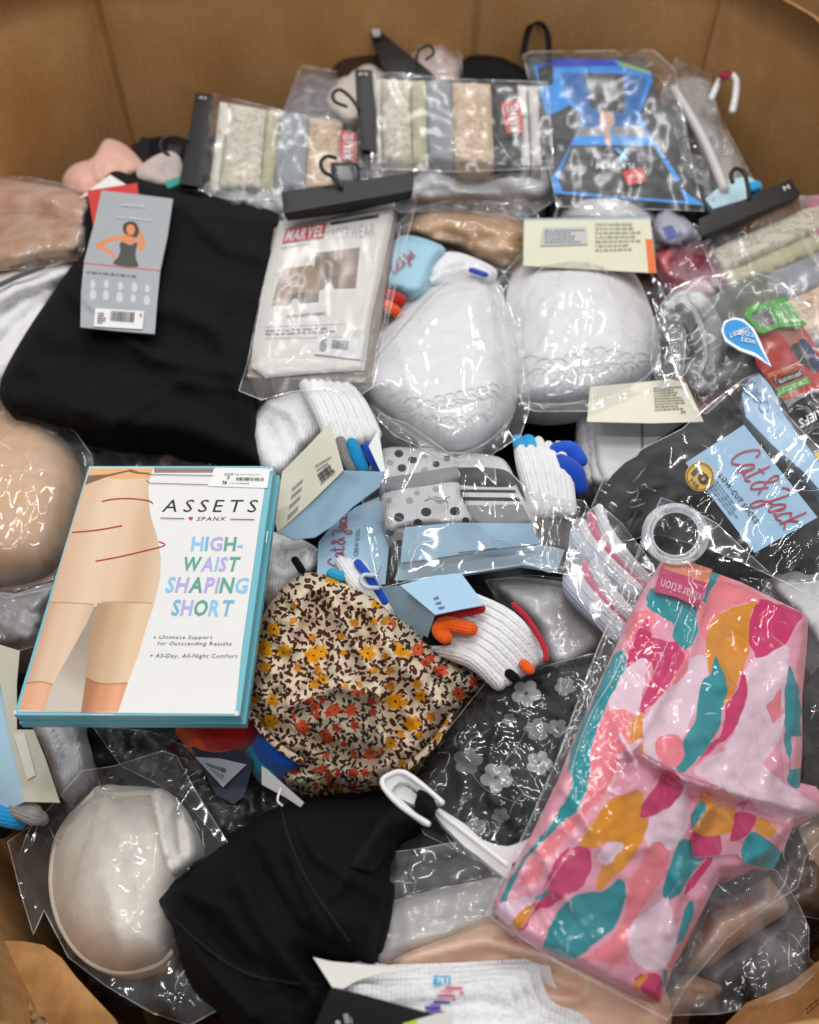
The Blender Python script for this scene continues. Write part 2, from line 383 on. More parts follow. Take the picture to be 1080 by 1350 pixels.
# ---------------------------------------------------------------- materials
def lin(hx):
    hx = hx.lstrip('#'); c = [int(hx[i:i+2], 16)/255 for i in (0, 2, 4)]
    return [v/12.92 if v <= .04045 else ((v+.055)/1.055)**2.4 for v in c]+[1]
_m = {}
def M(hx, kind='cloth', rough=None, name=None):
    k = (hx, kind, rough)
    if k in _m: return _m[k]
    m = bpy.data.materials.new(name or kind+'_'+hx.lstrip('#')); m.use_nodes = True; nt = m.node_tree; N = nt.nodes; Lk = nt.links
    bs = N['Principled BSDF']; c = lin(hx)
    uv = N.new('ShaderNodeTexCoord').outputs['UV']
    def noise(scale, det=3, rgh=.6):
        n = N.new('ShaderNodeTexNoise'); n.inputs['Scale'].default_value = scale; n.inputs['Detail'].default_value = det; n.inputs['Roughness'].default_value = rgh; Lk.new(uv, n.inputs['Vector']); return n
    def bump(h, st, dist, prev=None):
        b = N.new('ShaderNodeBump'); b.inputs['Strength'].default_value = st; b.inputs['Distance'].default_value = dist; Lk.new(h, b.inputs['Height'])
        if prev: Lk.new(prev, b.inputs['Normal'])
        return b.outputs['Normal']
    var = {'cloth': .10, 'knit': .12, 'card': .05, 'gloss': .03, 'plastic': .02, 'lace': .1, 'satin': .06, 'print': .03}.get(kind, .05)
    n = noise(60 if kind != 'card' else 25)
    mx = N.new('ShaderNodeMix'); mx.data_type = 'RGBA'
    mx.inputs[6].default_value = [v*(1-var) for v in c[:3]]+[1]; mx.inputs[7].default_value = [min(1, v*(1+var)) for v in c[:3]]+[1]
    Lk.new(n.outputs['Fac'], mx.inputs[0]); Lk.new(mx.outputs[2], bs.inputs['Base Color'])
    R = {'cloth': .9, 'knit': .95, 'card': .55, 'gloss': .28, 'plastic': .25, 'lace': .8, 'satin': .45, 'print': .45}[kind]
    bs.inputs['Roughness'].default_value = rough if rough is not None else R
    if kind in ('cloth', 'knit', 'lace'):
        bs.inputs['Specular IOR Level'].default_value = .2
        bs.inputs['Sheen Weight'].default_value = .2 if sum(c[:3]) > .15 else 0.; bs.inputs['Sheen Roughness'].default_value = .5
    if kind == 'cloth':
        b = bump(noise(750, 2).outputs['Fac'], .35, .0006); b = bump(noise(45, 3).outputs['Fac'], .5, .004, b); b = bump(noise(16, 4, .7).outputs['Fac'], .35, .012, b) if sum(c[:3]) < .1 else b; Lk.new(b, bs.inputs['Normal'])
    elif kind == 'satin':
        b = bump(noise(38, 2).outputs['Fac'], .35, .003); Lk.new(b, bs.inputs['Normal'])
    elif kind == 'knit':
        b = bump(noise(620, 2).outputs['Fac'], .8, .0012)
        wv = N.new('ShaderNodeTexWave'); wv.inputs['Scale'].default_value = 130; wv.inputs['Distortion'].default_value = 1.5; wv.inputs['Detail'].default_value = 1; Lk.new(uv, wv.inputs['Vector'])
        b = bump(wv.outputs['Fac'], .5, .0008, b); b = bump(noise(50, 3).outputs['Fac'], .5, .004, b); Lk.new(b, bs.inputs['Normal'])
    elif kind == 'lace':
        vo = N.new('ShaderNodeTexVoronoi'); vo.feature = 'DISTANCE_TO_EDGE'; vo.inputs['Scale'].default_value = 190; Lk.new(uv, vo.inputs['Vector'])
        b = bump(vo.outputs['Distance'], .9, .002); b = bump(noise(60, 3).outputs['Fac'], .6, .004, b); Lk.new(b, bs.inputs['Normal'])
    elif kind in ('card', 'gloss', 'print'):
        b = bump(noise(14, 2).outputs['Fac'], .12, .004); Lk.new(b, bs.inputs['Normal'])
        bs.inputs['Specular IOR Level'].default_value = .4
    _m[k] = m; return m
def film_mat(name, milk=.05, rough=.07, fine=1., tint=(1, 1, 1, 1), gl=1.25):
    m = bpy.data.materials.new(name); m.use_nodes = True; nt = m.node_tree; N = nt.nodes; Lk = nt.links
    N.remove(N['Principled BSDF']); out = N['Material Output']; uv = N.new('ShaderNodeTexCoord').outputs['UV']
    # long wandering crease lines at three sizes over broad soft dents
    def mth(op, x, v=None, clamp=False):
        n = N.new('ShaderNodeMath'); n.operation = op; n.use_clamp = clamp; Lk.new(x, n.inputs[0])
        if v is not None: n.inputs[1].default_value = v
        return n.outputs[0]
    def crease(sc_, ang, stretch, wd, st, dist, prev=None, patchy=False):
        mp = N.new('ShaderNodeMapping'); mp.inputs['Rotation'].default_value = (0, 0, ang); mp.inputs['Scale'].default_value = (1, stretch, 1); mp.inputs['Location'].default_value = (sc_*.37, ang, 0); Lk.new(uv, mp.inputs['Vector'])
        n = N.new('ShaderNodeTexNoise'); n.inputs['Scale'].default_value = sc_; n.inputs['Detail'].default_value = 1.5; n.inputs['Roughness'].default_value = .4; n.inputs['Distortion'].default_value = .3; Lk.new(mp.outputs[0], n.inputs['Vector'])
        d = mth('ABSOLUTE', mth('SUBTRACT', n.outputs['Fac'], .5)); h = mth('SUBTRACT', mth('MULTIPLY', d, -1/wd), -1., True)
        if patchy:
            pn = N.new('ShaderNodeTexNoise'); pn.inputs['Scale'].default_value = 9+sc_*.1; pn.inputs['Detail'].default_value = 1; Lk.new(mp.outputs[0], pn.inputs['Vector'])
            mm = N.new('ShaderNodeMath'); mm.operation = 'MULTIPLY'; Lk.new(h, mm.inputs[0]); Lk.new(mth('MULTIPLY', mth('SUBTRACT', pn.outputs['Fac'], .52), 9., True), mm.inputs[1]); h = mm.outputs[0]
        bb = N.new('ShaderNodeBump'); bb.inputs['Strength'].default_value = st; bb.inputs['Distance'].default_value = dist; Lk.new(h, bb.inputs['Height'])
        if prev: Lk.new(prev, bb.inputs['Normal'])
        return bb.outputs['Normal']
    vm = N.new('ShaderNodeVectorMath'); vm.operation = 'SCALE'; vm.inputs['Scale'].default_value = 1; Lk.new(uv, vm.inputs[0])
    sn = N.new('ShaderNodeTexNoise'); sn.inputs['Scale'].default_value = 16; sn.inputs['Detail'].default_value = 2; Lk.new(uv, sn.inputs['Vector'])
    sb = N.new('ShaderNodeBump'); sb.inputs['Strength'].default_value = .45*fine; sb.inputs['Distance'].default_value = .006; Lk.new(sn.outputs['Fac'], sb.inputs['Height'])
    b = crease(15, .6, .13, .022, .5*fine, .0011, sb.outputs['Normal']); b = crease(24, -.8, .15, .022, .45*fine, .0008, b, True); b = crease(40, 1.5, .2, .03, .4*fine, .0005, b, True); b = crease(30, .1, .14, .022, .4*fine, .0007, b, True)
    g = N.new('ShaderNodeBsdfGlossy'); g.inputs['Roughness'].default_value = rough; g.inputs['Color'].default_value = (1, 1, 1, 1); Lk.new(b, g.inputs['Normal'])
    t = N.new('ShaderNodeBsdfTransparent'); t.inputs['Color'].default_value = tint
    fr = N.new('ShaderNodeFresnel'); fr.inputs['IOR'].default_value = 1.5; Lk.new(b, fr.inputs['Normal'])
    mu = N.new('ShaderNodeMath'); mu.operation = 'MULTIPLY'; mu.use_clamp = True; mu.inputs[1].default_value = gl; Lk.new(fr.outputs[0], mu.inputs[0])
    mn = N.new('ShaderNodeMath'); mn.operation = 'MINIMUM'; mn.inputs[1].default_value = .28; Lk.new(mu.outputs[0], mn.inputs[0])
    m1 = N.new('ShaderNodeMixShader'); Lk.new(mn.outputs[0], m1.inputs[0]); Lk.new(t.outputs[0], m1.inputs[1]); Lk.new(g.outputs[0], m1.inputs[2])
    d = N.new('ShaderNodeBsdfDiffuse'); d.inputs['Color'].default_value = (.85, .86, .88, 1)
    n2 = N.new('ShaderNodeTexNoise'); n2.inputs['Scale'].default_value = 22; n2.inputs['Detail'].default_value = 6; n2.inputs['Distortion'].default_value = 1.5; Lk.new(vm.outputs[0], n2.inputs['Vector'])
    mr = N.new('ShaderNodeMapRange'); mr.inputs['From Min'].default_value = .35; mr.inputs['From Max'].default_value = .75; mr.inputs['To Min'].default_value = milk*.15; mr.inputs['To Max'].default_value = milk*3; Lk.new(n2.outputs['Fac'], mr.inputs['Value'])  # cloudy film; its uneven whitish patches also stand in for broad sheen
    m2 = N.new('ShaderNodeMixShader'); Lk.new(mr.outputs[0], m2.inputs[0]); Lk.new(m1.outputs[0], m2.inputs[1]); Lk.new(d.outputs[0], m2.inputs[2])
    Lk.new(m2.outputs[0], out.inputs['Surface']); return m
EDGE = film_mat('film_edge', .22, .1, .2)
GLINT = film_mat('painted_glint', .34, .15, .1, gl=3)  # milky white for streaks that imitate light caught on film creases
FILM = film_mat('clear_plastic', .028, .085)
FILM2 = film_mat('clear_plastic_milky', .075, .1, 1.1)
FILM5 = film_mat('clear_plastic_flat', .03, .2, .1, gl=.7)
FILM4 = film_mat('clear_plastic_smooth', .035, .17, .35, gl=.85)
FILM3 = film_mat('clear_plastic_tight', .02, .08, .6)
def board_mat():
    m = bpy.data.materials.new('corrugated_cardboard'); m.use_nodes = True; nt = m.node_tree; N = nt.nodes; Lk = nt.links; bs = N['Principled BSDF']
    tc = N.new('ShaderNodeTexCoord').outputs['UV']
    def no(s_, d=4):
        n = N.new('ShaderNodeTexNoise'); n.inputs['Scale'].default_value = s_; n.inputs['Detail'].default_value = d; Lk.new(tc, n.inputs['Vector']); return n.outputs['Fac']
    r = N.new('ShaderNodeValToRGB'); r.color_ramp.elements[0].color = (.52, .26, .085, 1); r.color_ramp.elements[1].color = (.64, .35, .14, 1); r.color_ramp.elements[0].position = .38; r.color_ramp.elements[1].position = .62
    Lk.new(no(6, 9), r.inputs[0])
    r2 = N.new('ShaderNodeMix'); r2.data_type = 'RGBA'; r2.blend_type = 'MULTIPLY'; r2.inputs[0].default_value = .35; Lk.new(r.outputs[0], r2.inputs[6])
    wv = N.new('ShaderNodeTexNoise'); wv.inputs['Scale'].default_value = 180; wv.inputs['Detail'].default_value = 2; Lk.new(tc, wv.inputs['Vector']); Lk.new(wv.outputs['Fac'], r2.inputs[7])
    sc_ = N.new('ShaderNodeTexNoise'); sc_.inputs['Scale'].default_value = 12; sc_.inputs['Detail'].default_value = 9; sc_.inputs['Roughness'].default_value = .75; Lk.new(tc, sc_.inputs['Vector'])
    sr = N.new('ShaderNodeValToRGB'); sr.color_ramp.elements[0].position = .60; sr.color_ramp.elements[0].color = (0, 0, 0, 1); sr.color_ramp.elements[1].position = .72; sr.color_ramp.elements[1].color = (.5, .5, .5, 1); Lk.new(sc_.outputs['Fac'], sr.inputs[0])
    g = N.new('ShaderNodeMix'); g.data_type = 'RGBA'; Lk.new(sr.outputs[0], g.inputs[0]); Lk.new(r2.outputs[2], g.inputs[6]); g.inputs[7].default_value = (.62, .42, .24, 1); Lk.new(g.outputs[2], bs.inputs['Base Color'])
    bs.inputs['Roughness'].default_value = .8; bs.inputs['Specular IOR Level'].default_value = .25
    w_ = N.new('ShaderNodeTexWave'); w_.inputs['Scale'].default_value = 22; w_.inputs['Distortion'].default_value = .6; w_.bands_direction = 'X'; Lk.new(tc, w_.inputs['Vector'])
    b = N.new('ShaderNodeBump'); b.inputs['Strength'].default_value = .3; b.inputs['Distance'].default_value = .002; Lk.new(w_.outputs['Fac'], b.inputs['Height'])
    b2 = N.new('ShaderNodeBump'); b2.inputs['Strength'].default_value = .4; b2.inputs['Distance'].default_value = .006; Lk.new(no(9, 3), b2.inputs['Height']); Lk.new(b.outputs[0], b2.inputs['Normal'])
    Lk.new(b2.outputs[0], bs.inputs['Normal']); return m
BOARD = board_mat()
def floral(name, ground, leaf, f1, f2, seed, fs=62, dens=.45, leafthr=.5):
    m = bpy.data.materials.new(name); m.use_nodes = True; nt = m.node_tree; N = nt.nodes; Lk = nt.links; bs = N['Principled BSDF']
    tc = N.new('ShaderNodeTexCoord').outputs['UV']
    mp = N.new('ShaderNodeMapping'); mp.inputs['Location'].default_value = (seed*1.3, seed*.7, 0); Lk.new(tc, mp.inputs['Vector']); uv0 = mp.outputs[0]
    wn = N.new('ShaderNodeTexNoise'); wn.inputs['Scale'].default_value = 260; wn.inputs['Detail'].default_value = 2; Lk.new(uv0, wn.inputs['Vector']); wa = N.new('ShaderNodeVectorMath'); wa.operation = 'MULTIPLY_ADD'; wa.inputs[1].default_value = (.0035, .0035, 0); Lk.new(wn.outputs['Color'], wa.inputs[0]); Lk.new(uv0, wa.inputs[2]); uv = wa.outputs[0]
    def math_(op, a, b=None, c=None):
        n = N.new('ShaderNodeMath'); n.operation = op
        for i, v in enumerate((a, b, c)):
            if v is None: continue
            if isinstance(v, (int, float)): n.inputs[i].default_value = v
            else: Lk.new(v, n.inputs[i])
        return n.outputs[0]
    def layer(scale, petals, r0, amp, dens, elong=1.):
        vo = N.new('ShaderNodeTexVoronoi'); vo.voronoi_dimensions = '2D'; vo.inputs['Scale'].default_value = scale; vo.inputs['Randomness'].default_value = .85; Lk.new(uv, vo.inputs['Vector'])
        sv = N.new('ShaderNodeVectorMath'); sv.operation = 'SCALE'; Lk.new(uv, sv.inputs[0]); sv.inputs['Scale'].default_value = 1
        sb = N.new('ShaderNodeVectorMath'); sb.operation = 'SUBTRACT'; Lk.new(sv.outputs[0], sb.inputs[0]); Lk.new(vo.outputs['Position'], sb.inputs[1])
        sx = N.new('ShaderNodeSeparateXYZ'); Lk.new(sb.outputs[0], sx.inputs[0]); cc = N.new('ShaderNodeSeparateColor'); Lk.new(vo.outputs['Color'], cc.inputs[0])
        x = math_('MULTIPLY', sx.outputs[0], scale); y = math_('MULTIPLY', sx.outputs[1], scale)
        an = math_('MULTIPLY', cc.outputs[0], 6.28); ca = math_('COSINE', an); sa = math_('SINE', an)
        xr = math_('ADD', math_('MULTIPLY', x, ca), math_('MULTIPLY', y, sa)); yr = math_('SUBTRACT', math_('MULTIPLY', y, ca), math_('MULTIPLY', x, sa))
        yr = math_('MULTIPLY', yr, elong)
        rad = math_('SQRT', math_('ADD', math_('MULTIPLY', xr, xr), math_('MULTIPLY', yr, yr)))
        th = math_('ARCTAN2', yr, xr); lim = math_('ADD', math_('MULTIPLY', math_('COSINE', math_('MULTIPLY', th, petals)), amp), r0)
        lim = math_('MULTIPLY', lim, math_('ADD', math_('MULTIPLY', cc.outputs[2], .5), .7))
        msk = math_('MULTIPLY', math_('LESS_THAN', rad, lim), math_('LESS_THAN', cc.outputs[1], dens))
        return msk, rad, cc.outputs[2]
    def mix(fac, a, b):
        n = N.new('ShaderNodeMix'); n.data_type = 'RGBA'
        Lk.new(fac, n.inputs[0])
        for i, v in ((6, a), (7, b)):
            if isinstance(v, str): n.inputs[i].default_value = lin(v)
            else: Lk.new(v, n.inputs[i])
        return n.outputs[2]
    l1, _, _ = layer(fs*3.3, 2, .42, .1, .97, 1.4); l2, _, _ = layer(fs*2.3, 3, .25, .12, .85, 1.2)
    c = mix(l1, ground, leaf); c = mix(l2, c, leaf)
    m1, r1, k1 = layer(fs, 6, .30, .07, dens); m2, r2, k2 = layer(fs*1.5, 5, .27, .06, dens*.8)
    c = mix(m2, c, f2); c = mix(m1, c, f1); cen = math_('MULTIPLY', m1, math_('LESS_THAN', r1, .05)); c = mix(cen, c, leaf)
    Lk.new(c, bs.inputs['Base Color']); bs.inputs['Roughness'].default_value = .85; bs.inputs['Specular IOR Level'].default_value = .2
    n = N.new('ShaderNodeTexNoise'); n.inputs['Scale'].default_value = 70; n.inputs['Detail'].default_value = 5; Lk.new(uv, n.inputs['Vector'])
    b = N.new('ShaderNodeBump'); b.inputs['Strength'].default_value = .7; b.inputs['Distance'].default_value = .004; Lk.new(n.outputs['Fac'], b.inputs['Height']); Lk.new(b.outputs[0], bs.inputs['Normal'])
    return m
BLK = '#08090b'
def grad(stops, p0, p1, h=.06, rough=.3):
    """print whose ink runs through the given colours along one direction of the sheet"""
    m = bpy.data.materials.new('printed_photo'); m.use_nodes = True; nt = m.node_tree; N = nt.nodes; Lk = nt.links; bs = N['Principled BSDF']
    a = P(p0[0], p0[1], h)[:2]; d = P(p1[0], p1[1], h)[:2]-a; L2 = float((d*d).sum())
    uv = N.new('ShaderNodeTexCoord').outputs['UV']; dp = N.new('ShaderNodeVectorMath'); dp.operation = 'DOT_PRODUCT'; dp.inputs[1].default_value = (d[0]/L2, d[1]/L2, 0); Lk.new(uv, dp.inputs[0])
    ad = N.new('ShaderNodeMath'); ad.inputs[1].default_value = -float((a*d).sum())/L2; Lk.new(dp.outputs['Value'], ad.inputs[0])
    ns = N.new('ShaderNodeTexNoise'); ns.inputs['Scale'].default_value = 14; Lk.new(uv, ns.inputs['Vector']); a2 = N.new('ShaderNodeMath'); a2.operation = 'MULTIPLY_ADD'; a2.inputs[1].default_value = .25; Lk.new(ns.outputs['Fac'], a2.inputs[0]); Lk.new(ad.outputs[0], a2.inputs[2])
    a3 = N.new('ShaderNodeMath'); a3.inputs[1].default_value = -.125; Lk.new(a2.outputs[0], a3.inputs[0])
    r = N.new('ShaderNodeValToRGB'); e = r.color_ramp.elements; e[0].position, e[0].color = 0, lin(stops[0]); e[1].position, e[1].color = 1, lin(stops[-1]); r.color_ramp.interpolation = 'EASE'
    for i, c in enumerate(stops[1:-1]): x = e.new((i+1)/(len(stops)-1)); x.color = lin(c)
    Lk.new(a3.outputs[0], r.inputs[0]); Lk.new(r.outputs[0], bs.inputs['Base Color']); bs.inputs['Roughness'].default_value = rough; return m
def RG(pts, ox, oy, s): return [(ox+x/s, oy+y/s) for x, y in pts]
# ================================================================ the bin
ZB = -.16
BIN = bpy.data.objects.new('cardboard_bin', None); BIN.location = (0, .7, ZB-.3)
link(BIN, None, 'large brown corrugated cardboard bin holding the whole heap of packages', 'bin')
oct_ = [(-.44, 1.31, .17), (.10, 1.335, .17), (.44, 1.30, .17), (.535, 1.02, .148), (.56, .62, .14), (.23, .085, .02), (-.21, .085, .02), (-.56, .60, .2), (-.575, 1.0, .2)]
def wall(a, b, name='wall_panel', dy=0, **k):
    nx, nz = 26, 14; V = []; uv = []
    ax, ay, az = a; bx, by, bz = b; L = math.hypot(bx-ax, by-ay); ox, oy = -(by-ay)/L, (bx-ax)/L
    if ox*((ax+bx)/2)+oy*((ay+by)/2-.7) < 0: ox, oy = -ox, -oy
    s = (ax*3.1+ay*7.7) % 5
    for side in (0, 1):
        for j in range(nz+1):
            for i in range(nx+1):
                u = i/nx; v = j/nz; z = (ZB-.3)+(az+(bz-az)*u-(ZB-.3))*v
                bow = .012*math.sin(math.pi*u)*v+(.008 if 0 < i < nx else 0)*float(fbm(np.array(u*3+s), np.array(v*2+s), 3)); e = side*.006
                V.append((ax+(bx-ax)*u+ox*(bow+e), ay+(by-ay)*u+oy*(bow+e), z)); uv.append((u*L+s, z))
    n1 = (nx+1)*(nz+1); F_ = []
    for side in (0, 1):
        for j in range(nz):
            for i in range(nx):
                q = side*n1+j*(nx+1)+i; f = [q, q+1, q+nx+2, q+nx+1]; F_.append(f if side else f[::-1])
    for i in range(nx): q = nz*(nx+1)+i; F_.append([q, q+1, n1+q+1, n1+q])
    for j in range(nz):
        for q in (j*(nx+1), j*(nx+1)+nx): F_.append([q, q+nx+1, n1+q+nx+1, n1+q])
    return mk(name, V, F_, BOARD, BIN, None, uv, True)
for i in range(len(oct_)):
    wall(oct_[i], oct_[(i+1) % len(oct_)])
# outer sleeve seen above the right rim
wall((.47, 1.36, .34), (.62, 1.0, .34), 'outer_flap')
wall((.62, 1.0, .34), (.66, .62, .34), 'outer_flap')
bv = [(x, y, ZB-.3) for x, y, z in oct_]
mk('bottom_panel', bv+[(x, y, z-.006) for x, y, z in bv], [list(range(9))[::-1], list(range(9, 18))]+[[i, (i+1) % 9, 9+(i+1) % 9, 9+i] for i in range(9)], BOARD, BIN, None, None, False)
# inward flaps at the near corners
sheet('corner_flap', [(-40, 1234), (0, 1240), (30, 1241), (58, 1246), (80, 1262), (98, 1286), (122, 1312), (150, 1342), (185, 1400), (-40, 1400)], hfun(-.005, nz=[(.006, 60, 60, 0, 4, 'f')]), BOARD, BIN, res=10, s=False, thick=.006, shrink=0)
sheet('corner_flap', [(935, 1400), (955, 1352), (985, 1322), (1010, 1312), (1045, 1295), (1075, 1270), (1120, 1240), (1120, 1400)], hfun(-.005, nz=[(.006, 60, 60, 0, 9, 'f')]), BOARD, BIN, res=10, s=False, thick=.006, shrink=0)
TORN = M('#b08f63', 'cloth')
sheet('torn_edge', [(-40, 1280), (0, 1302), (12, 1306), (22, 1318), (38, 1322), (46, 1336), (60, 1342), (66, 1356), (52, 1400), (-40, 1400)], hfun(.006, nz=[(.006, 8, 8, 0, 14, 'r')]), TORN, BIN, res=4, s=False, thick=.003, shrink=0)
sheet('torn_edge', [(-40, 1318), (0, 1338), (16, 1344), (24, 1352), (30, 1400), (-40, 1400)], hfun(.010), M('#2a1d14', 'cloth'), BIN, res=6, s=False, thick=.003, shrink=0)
_f = hfun(-.002)
rects([(i*.11+.02*(i % 2), j*.42, i*.11+.08, j*.42+.2) for i in range(9) for j in range(2)], [(1062, 1330), (1090, 1308), (1093, 1318), (1066, 1341)], _f, M('#1c1610', 'print'), BIN, .003)
# floor under the bin
mk('floor', [(-4, -3, ZB-.33), (4, -3, ZB-.33), (4, 6, ZB-.33), (-4, 6, ZB-.33)], [[0, 1, 2, 3]], M('#8f8b85', 'card'), None, None, None, False, kind='structure')
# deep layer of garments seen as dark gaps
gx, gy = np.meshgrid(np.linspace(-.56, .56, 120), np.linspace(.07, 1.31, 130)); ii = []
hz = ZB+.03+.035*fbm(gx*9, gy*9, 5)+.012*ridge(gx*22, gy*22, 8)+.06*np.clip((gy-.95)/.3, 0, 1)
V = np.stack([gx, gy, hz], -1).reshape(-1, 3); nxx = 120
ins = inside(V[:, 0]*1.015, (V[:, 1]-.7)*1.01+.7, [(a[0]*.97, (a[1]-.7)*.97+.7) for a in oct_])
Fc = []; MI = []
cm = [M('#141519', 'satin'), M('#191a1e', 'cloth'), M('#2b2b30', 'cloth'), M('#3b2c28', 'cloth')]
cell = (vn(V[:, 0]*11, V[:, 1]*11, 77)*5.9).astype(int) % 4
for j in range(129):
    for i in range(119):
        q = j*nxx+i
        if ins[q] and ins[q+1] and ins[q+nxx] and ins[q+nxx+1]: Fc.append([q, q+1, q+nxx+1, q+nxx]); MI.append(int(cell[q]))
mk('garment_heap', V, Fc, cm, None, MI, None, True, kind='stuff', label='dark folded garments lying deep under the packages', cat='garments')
WH = M('#ededee', 'knit'); WHC = M('#e2e1e3', 'cloth'); WHS = M('#dcdcdf', 'satin'); WHP = M('#e6e4e2', 'print')
BLKC = M(BLK, 'cloth'); BLKP = M('#08080a', 'card', .5); INK = M('#17171a', 'print'); GREYINK = M('#8d8d90', 'print'); CREAM = M('#e3decb', 'card'); LBLUE = M('#a3c6de', 'card')
NUDE = M('#deb794', 'cloth'); RED = M('#c3342f', 'print')
def hang_hook(pts, r, mat, parent, **k): return tube('hook', pts, r, mat, parent, flat=.8, seg=8, **k)
# ================================================================ far row, resting against the back wall
t = thing('hanger_pack', 'black hanger bar sticking up at the far back of the heap, beside a looped hook', 'hanger', 520, 90, .0)
sheet('hanger_bar', [(488, 42), (500, 40), (560, 88), (575, 102), (520, 104), (500, 72)], hfun(.012, rim=(2.5, .0008)), BLKP, t, s=False, res=6, thick=.01)
sheet('size_clip', [(490, 38), (500, 37), (502, 46), (492, 47)], hfun(.018), M('#b9b9ba', 'plastic'), t, s=False, res=4, thick=.003)
t = thing('folded_garment', 'dark brown garment slumped against the far cardboard wall', 'garment', 470, 80, -.02)
sheet('fabric', [(435, 90), (455, 62), (490, 52), (520, 66), (560, 92), (540, 108), (450, 110)], hfun(-.012, rim=(16, .02)), M('#3a2a1e', 'cloth'), t, thick=.05)
t = thing('bagged_garment', 'grey clear bag leaning behind the left boxer packs, nearly empty', 'bag', 420, 130, -.03)
hf = hfun(-.012, rim=(14, .012)); ol = [(368, 165), (396, 88), (402, 86), (462, 98), (470, 130), (470, 175), (420, 185)]
sheet('fabric', [(375, 165), (400, 96), (440, 100), (465, 120), (470, 175)], hf, M('#77757a', 'satin'), t, thick=.04)
film(ol, hf, FILM2, t, seed=2)
t = thing('folded_garment', 'cream garment peeking out between the two boxer packs at the back', 'garment', 465, 110, -.02)
sheet('fabric', [(425, 130), (455, 95), (480, 80), (500, 84), (520, 105), (500, 150), (470, 170), (440, 160)], hfun(-.004, rim=(18, .02), nz=[(.008, 20, 30, .5, 3, 'f')]), M('#c9beb2', 'satin'), t, thick=.05)
t = thing('hooked_garment', 'pale pink satin garment with a black hook at the far back', 'garment', 570, 90, -.01)
hf = hfun(-.002, rim=(14, .018), nz=[(.008, 16, 16, 0, 8, 'r')])
sheet('fabric', [(545, 80), (560, 62), (585, 58), (602, 75), (606, 112), (560, 114)], hf, M('#cdb8ae', 'satin'), t, thick=.05)
film([(542, 75), (560, 54), (590, 52), (608, 72), (610, 118), (552, 114)], hf, FILM2, t, seed=5)
hang_hook([(549, 82, .02), (552, 66, .022), (566, 60, .022), (572, 70, .022), (562, 78, .02)], .0022, BLKP, t)
t = thing('folded_garment', 'black folded garment far back left of the blue shirt pack', 'garment', 640, 95, -.01)
sheet('fabric', [(600, 112), (612, 78), (640, 70), (672, 80), (700, 100), (700, 125), (610, 122)], hfun(.0, rim=(20, .02), nz=[(.008, 25, 25, 0, 4, 'f')]), BLKC, t, thick=.06)
tube('strap', [(690, 70, .01), (698, 36, .015), (712, 30, .02), (722, 45, .018), (724, 78, .01)], .0045, BLKC, t, flat=.4)
# ---- boxer brief packs on black hangers
def bands(t, quad, spec, off, seed, names='folded_brief', bend=.01):
    for k, (u0, u1, mat, nm) in enumerate(spec):
        px, py = bil(quad, [u0, (u0+u1)/2, u1-.006, u1-.006, (u0+u1)/2, u0], [0, 0, 0, 1, 1, 1]); ol = list(zip(px, py))
        hf = hfun(off+.0015*(k % 3), ol, rim=(5, .005), extra=lambda X, Y: 0, nz=[(.004, 40, 40, 0, seed, 'f')])
        sheet(nm or names, ol, hf, mat, t, s=False, res=7, thick=.02, shrink=.02)
def camo(base, ink, sd):
    m = bpy.data.materials.new('line_doodle_print'); m.use_nodes = True; nt = m.node_tree; N = nt.nodes; Lk = nt.links; bs = N['Principled BSDF']
    uv = N.new('ShaderNodeTexCoord').outputs['UV']; ns = N.new('ShaderNodeTexNoise'); ns.inputs['Scale'].default_value = 55+sd; ns.inputs['Detail'].default_value = 2; Lk.new(uv, ns.inputs['Vector'])
    r = N.new('ShaderNodeValToRGB'); e = r.color_ramp.elements; e[0].position = .46; e[0].color = lin(base); e[1].position = .56; e[1].color = lin(base)
    x = e.new(.485); x.color = lin(ink); x = e.new(.52); x.color = lin(ink)
    Lk.new(ns.outputs['Fac'], r.inputs[0]); Lk.new(r.outputs[0], bs.inputs['Base Color']); bs.inputs['Roughness'].default_value = .8; return m
DOOD = camo('#d3cbb9', '#b3aa99', 3); OLIVE = M('#b9b493', 'cloth'); GREYF = M('#8f9399', 'cloth'); BEIG = camo('#d0b89d', '#b79c80', 11)
def boxer_logo(quad, hf, t, eps=.003):
    decal('logo_patch', list(zip(*[list(map(float, a)) for a in bil(quad, [0, 1, 1, 0], [0, 0, 1, 1])])), hf, RED, t, eps)
    txt('MARVEL', list(zip(*bil([quad[3], quad[0], quad[1], quad[2]], [.06, .94, .94, .06], [.2, .2, .8, .8]))), hf, WHP, t, eps+.001, .02)
# pack A
t = thing('boxer_brief_pack', 'left boxer brief pack in clear bag, black hanger bar along its left end', 'clothing pack', 370, 200, .0, 'boxer brief packs on black hangers')
q = [(290, 134), (476, 166), (474, 250), (276, 250)]; off = .012
bands(t, q, [(0, .05, M('#d9d3c4', 'cloth'), None), (.05, .27, DOOD, None), (.27, .35, OLIVE, None), (.35, .56, GREYF, None), (.56, .83, BEIG, None), (.83, 1, M('#1a1a1b', 'card'), 'end_card')], off, 3)
hf = hfun(off+.004); boxer_logo([(449, 172), (470, 174), (470, 214), (448, 210)], hf, t)
sheet('hanger_bar', [(258, 122), (281, 124), (276, 160), (265, 246), (236, 242), (250, 170)], hfun(.024, rim=(2.5, .0008)), BLKP, t, s=False, res=6, thick=.008)
txt('M', [(264, 127), (272, 128), (271, 131), (263, 130)], hfun(.024), WHP, t, .002)
hang_hook([(250, 186, .024), (232, 180, .026), (215, 184, .026), (212, 196, .026), (222, 204, .026)], .0025, BLKP, t)
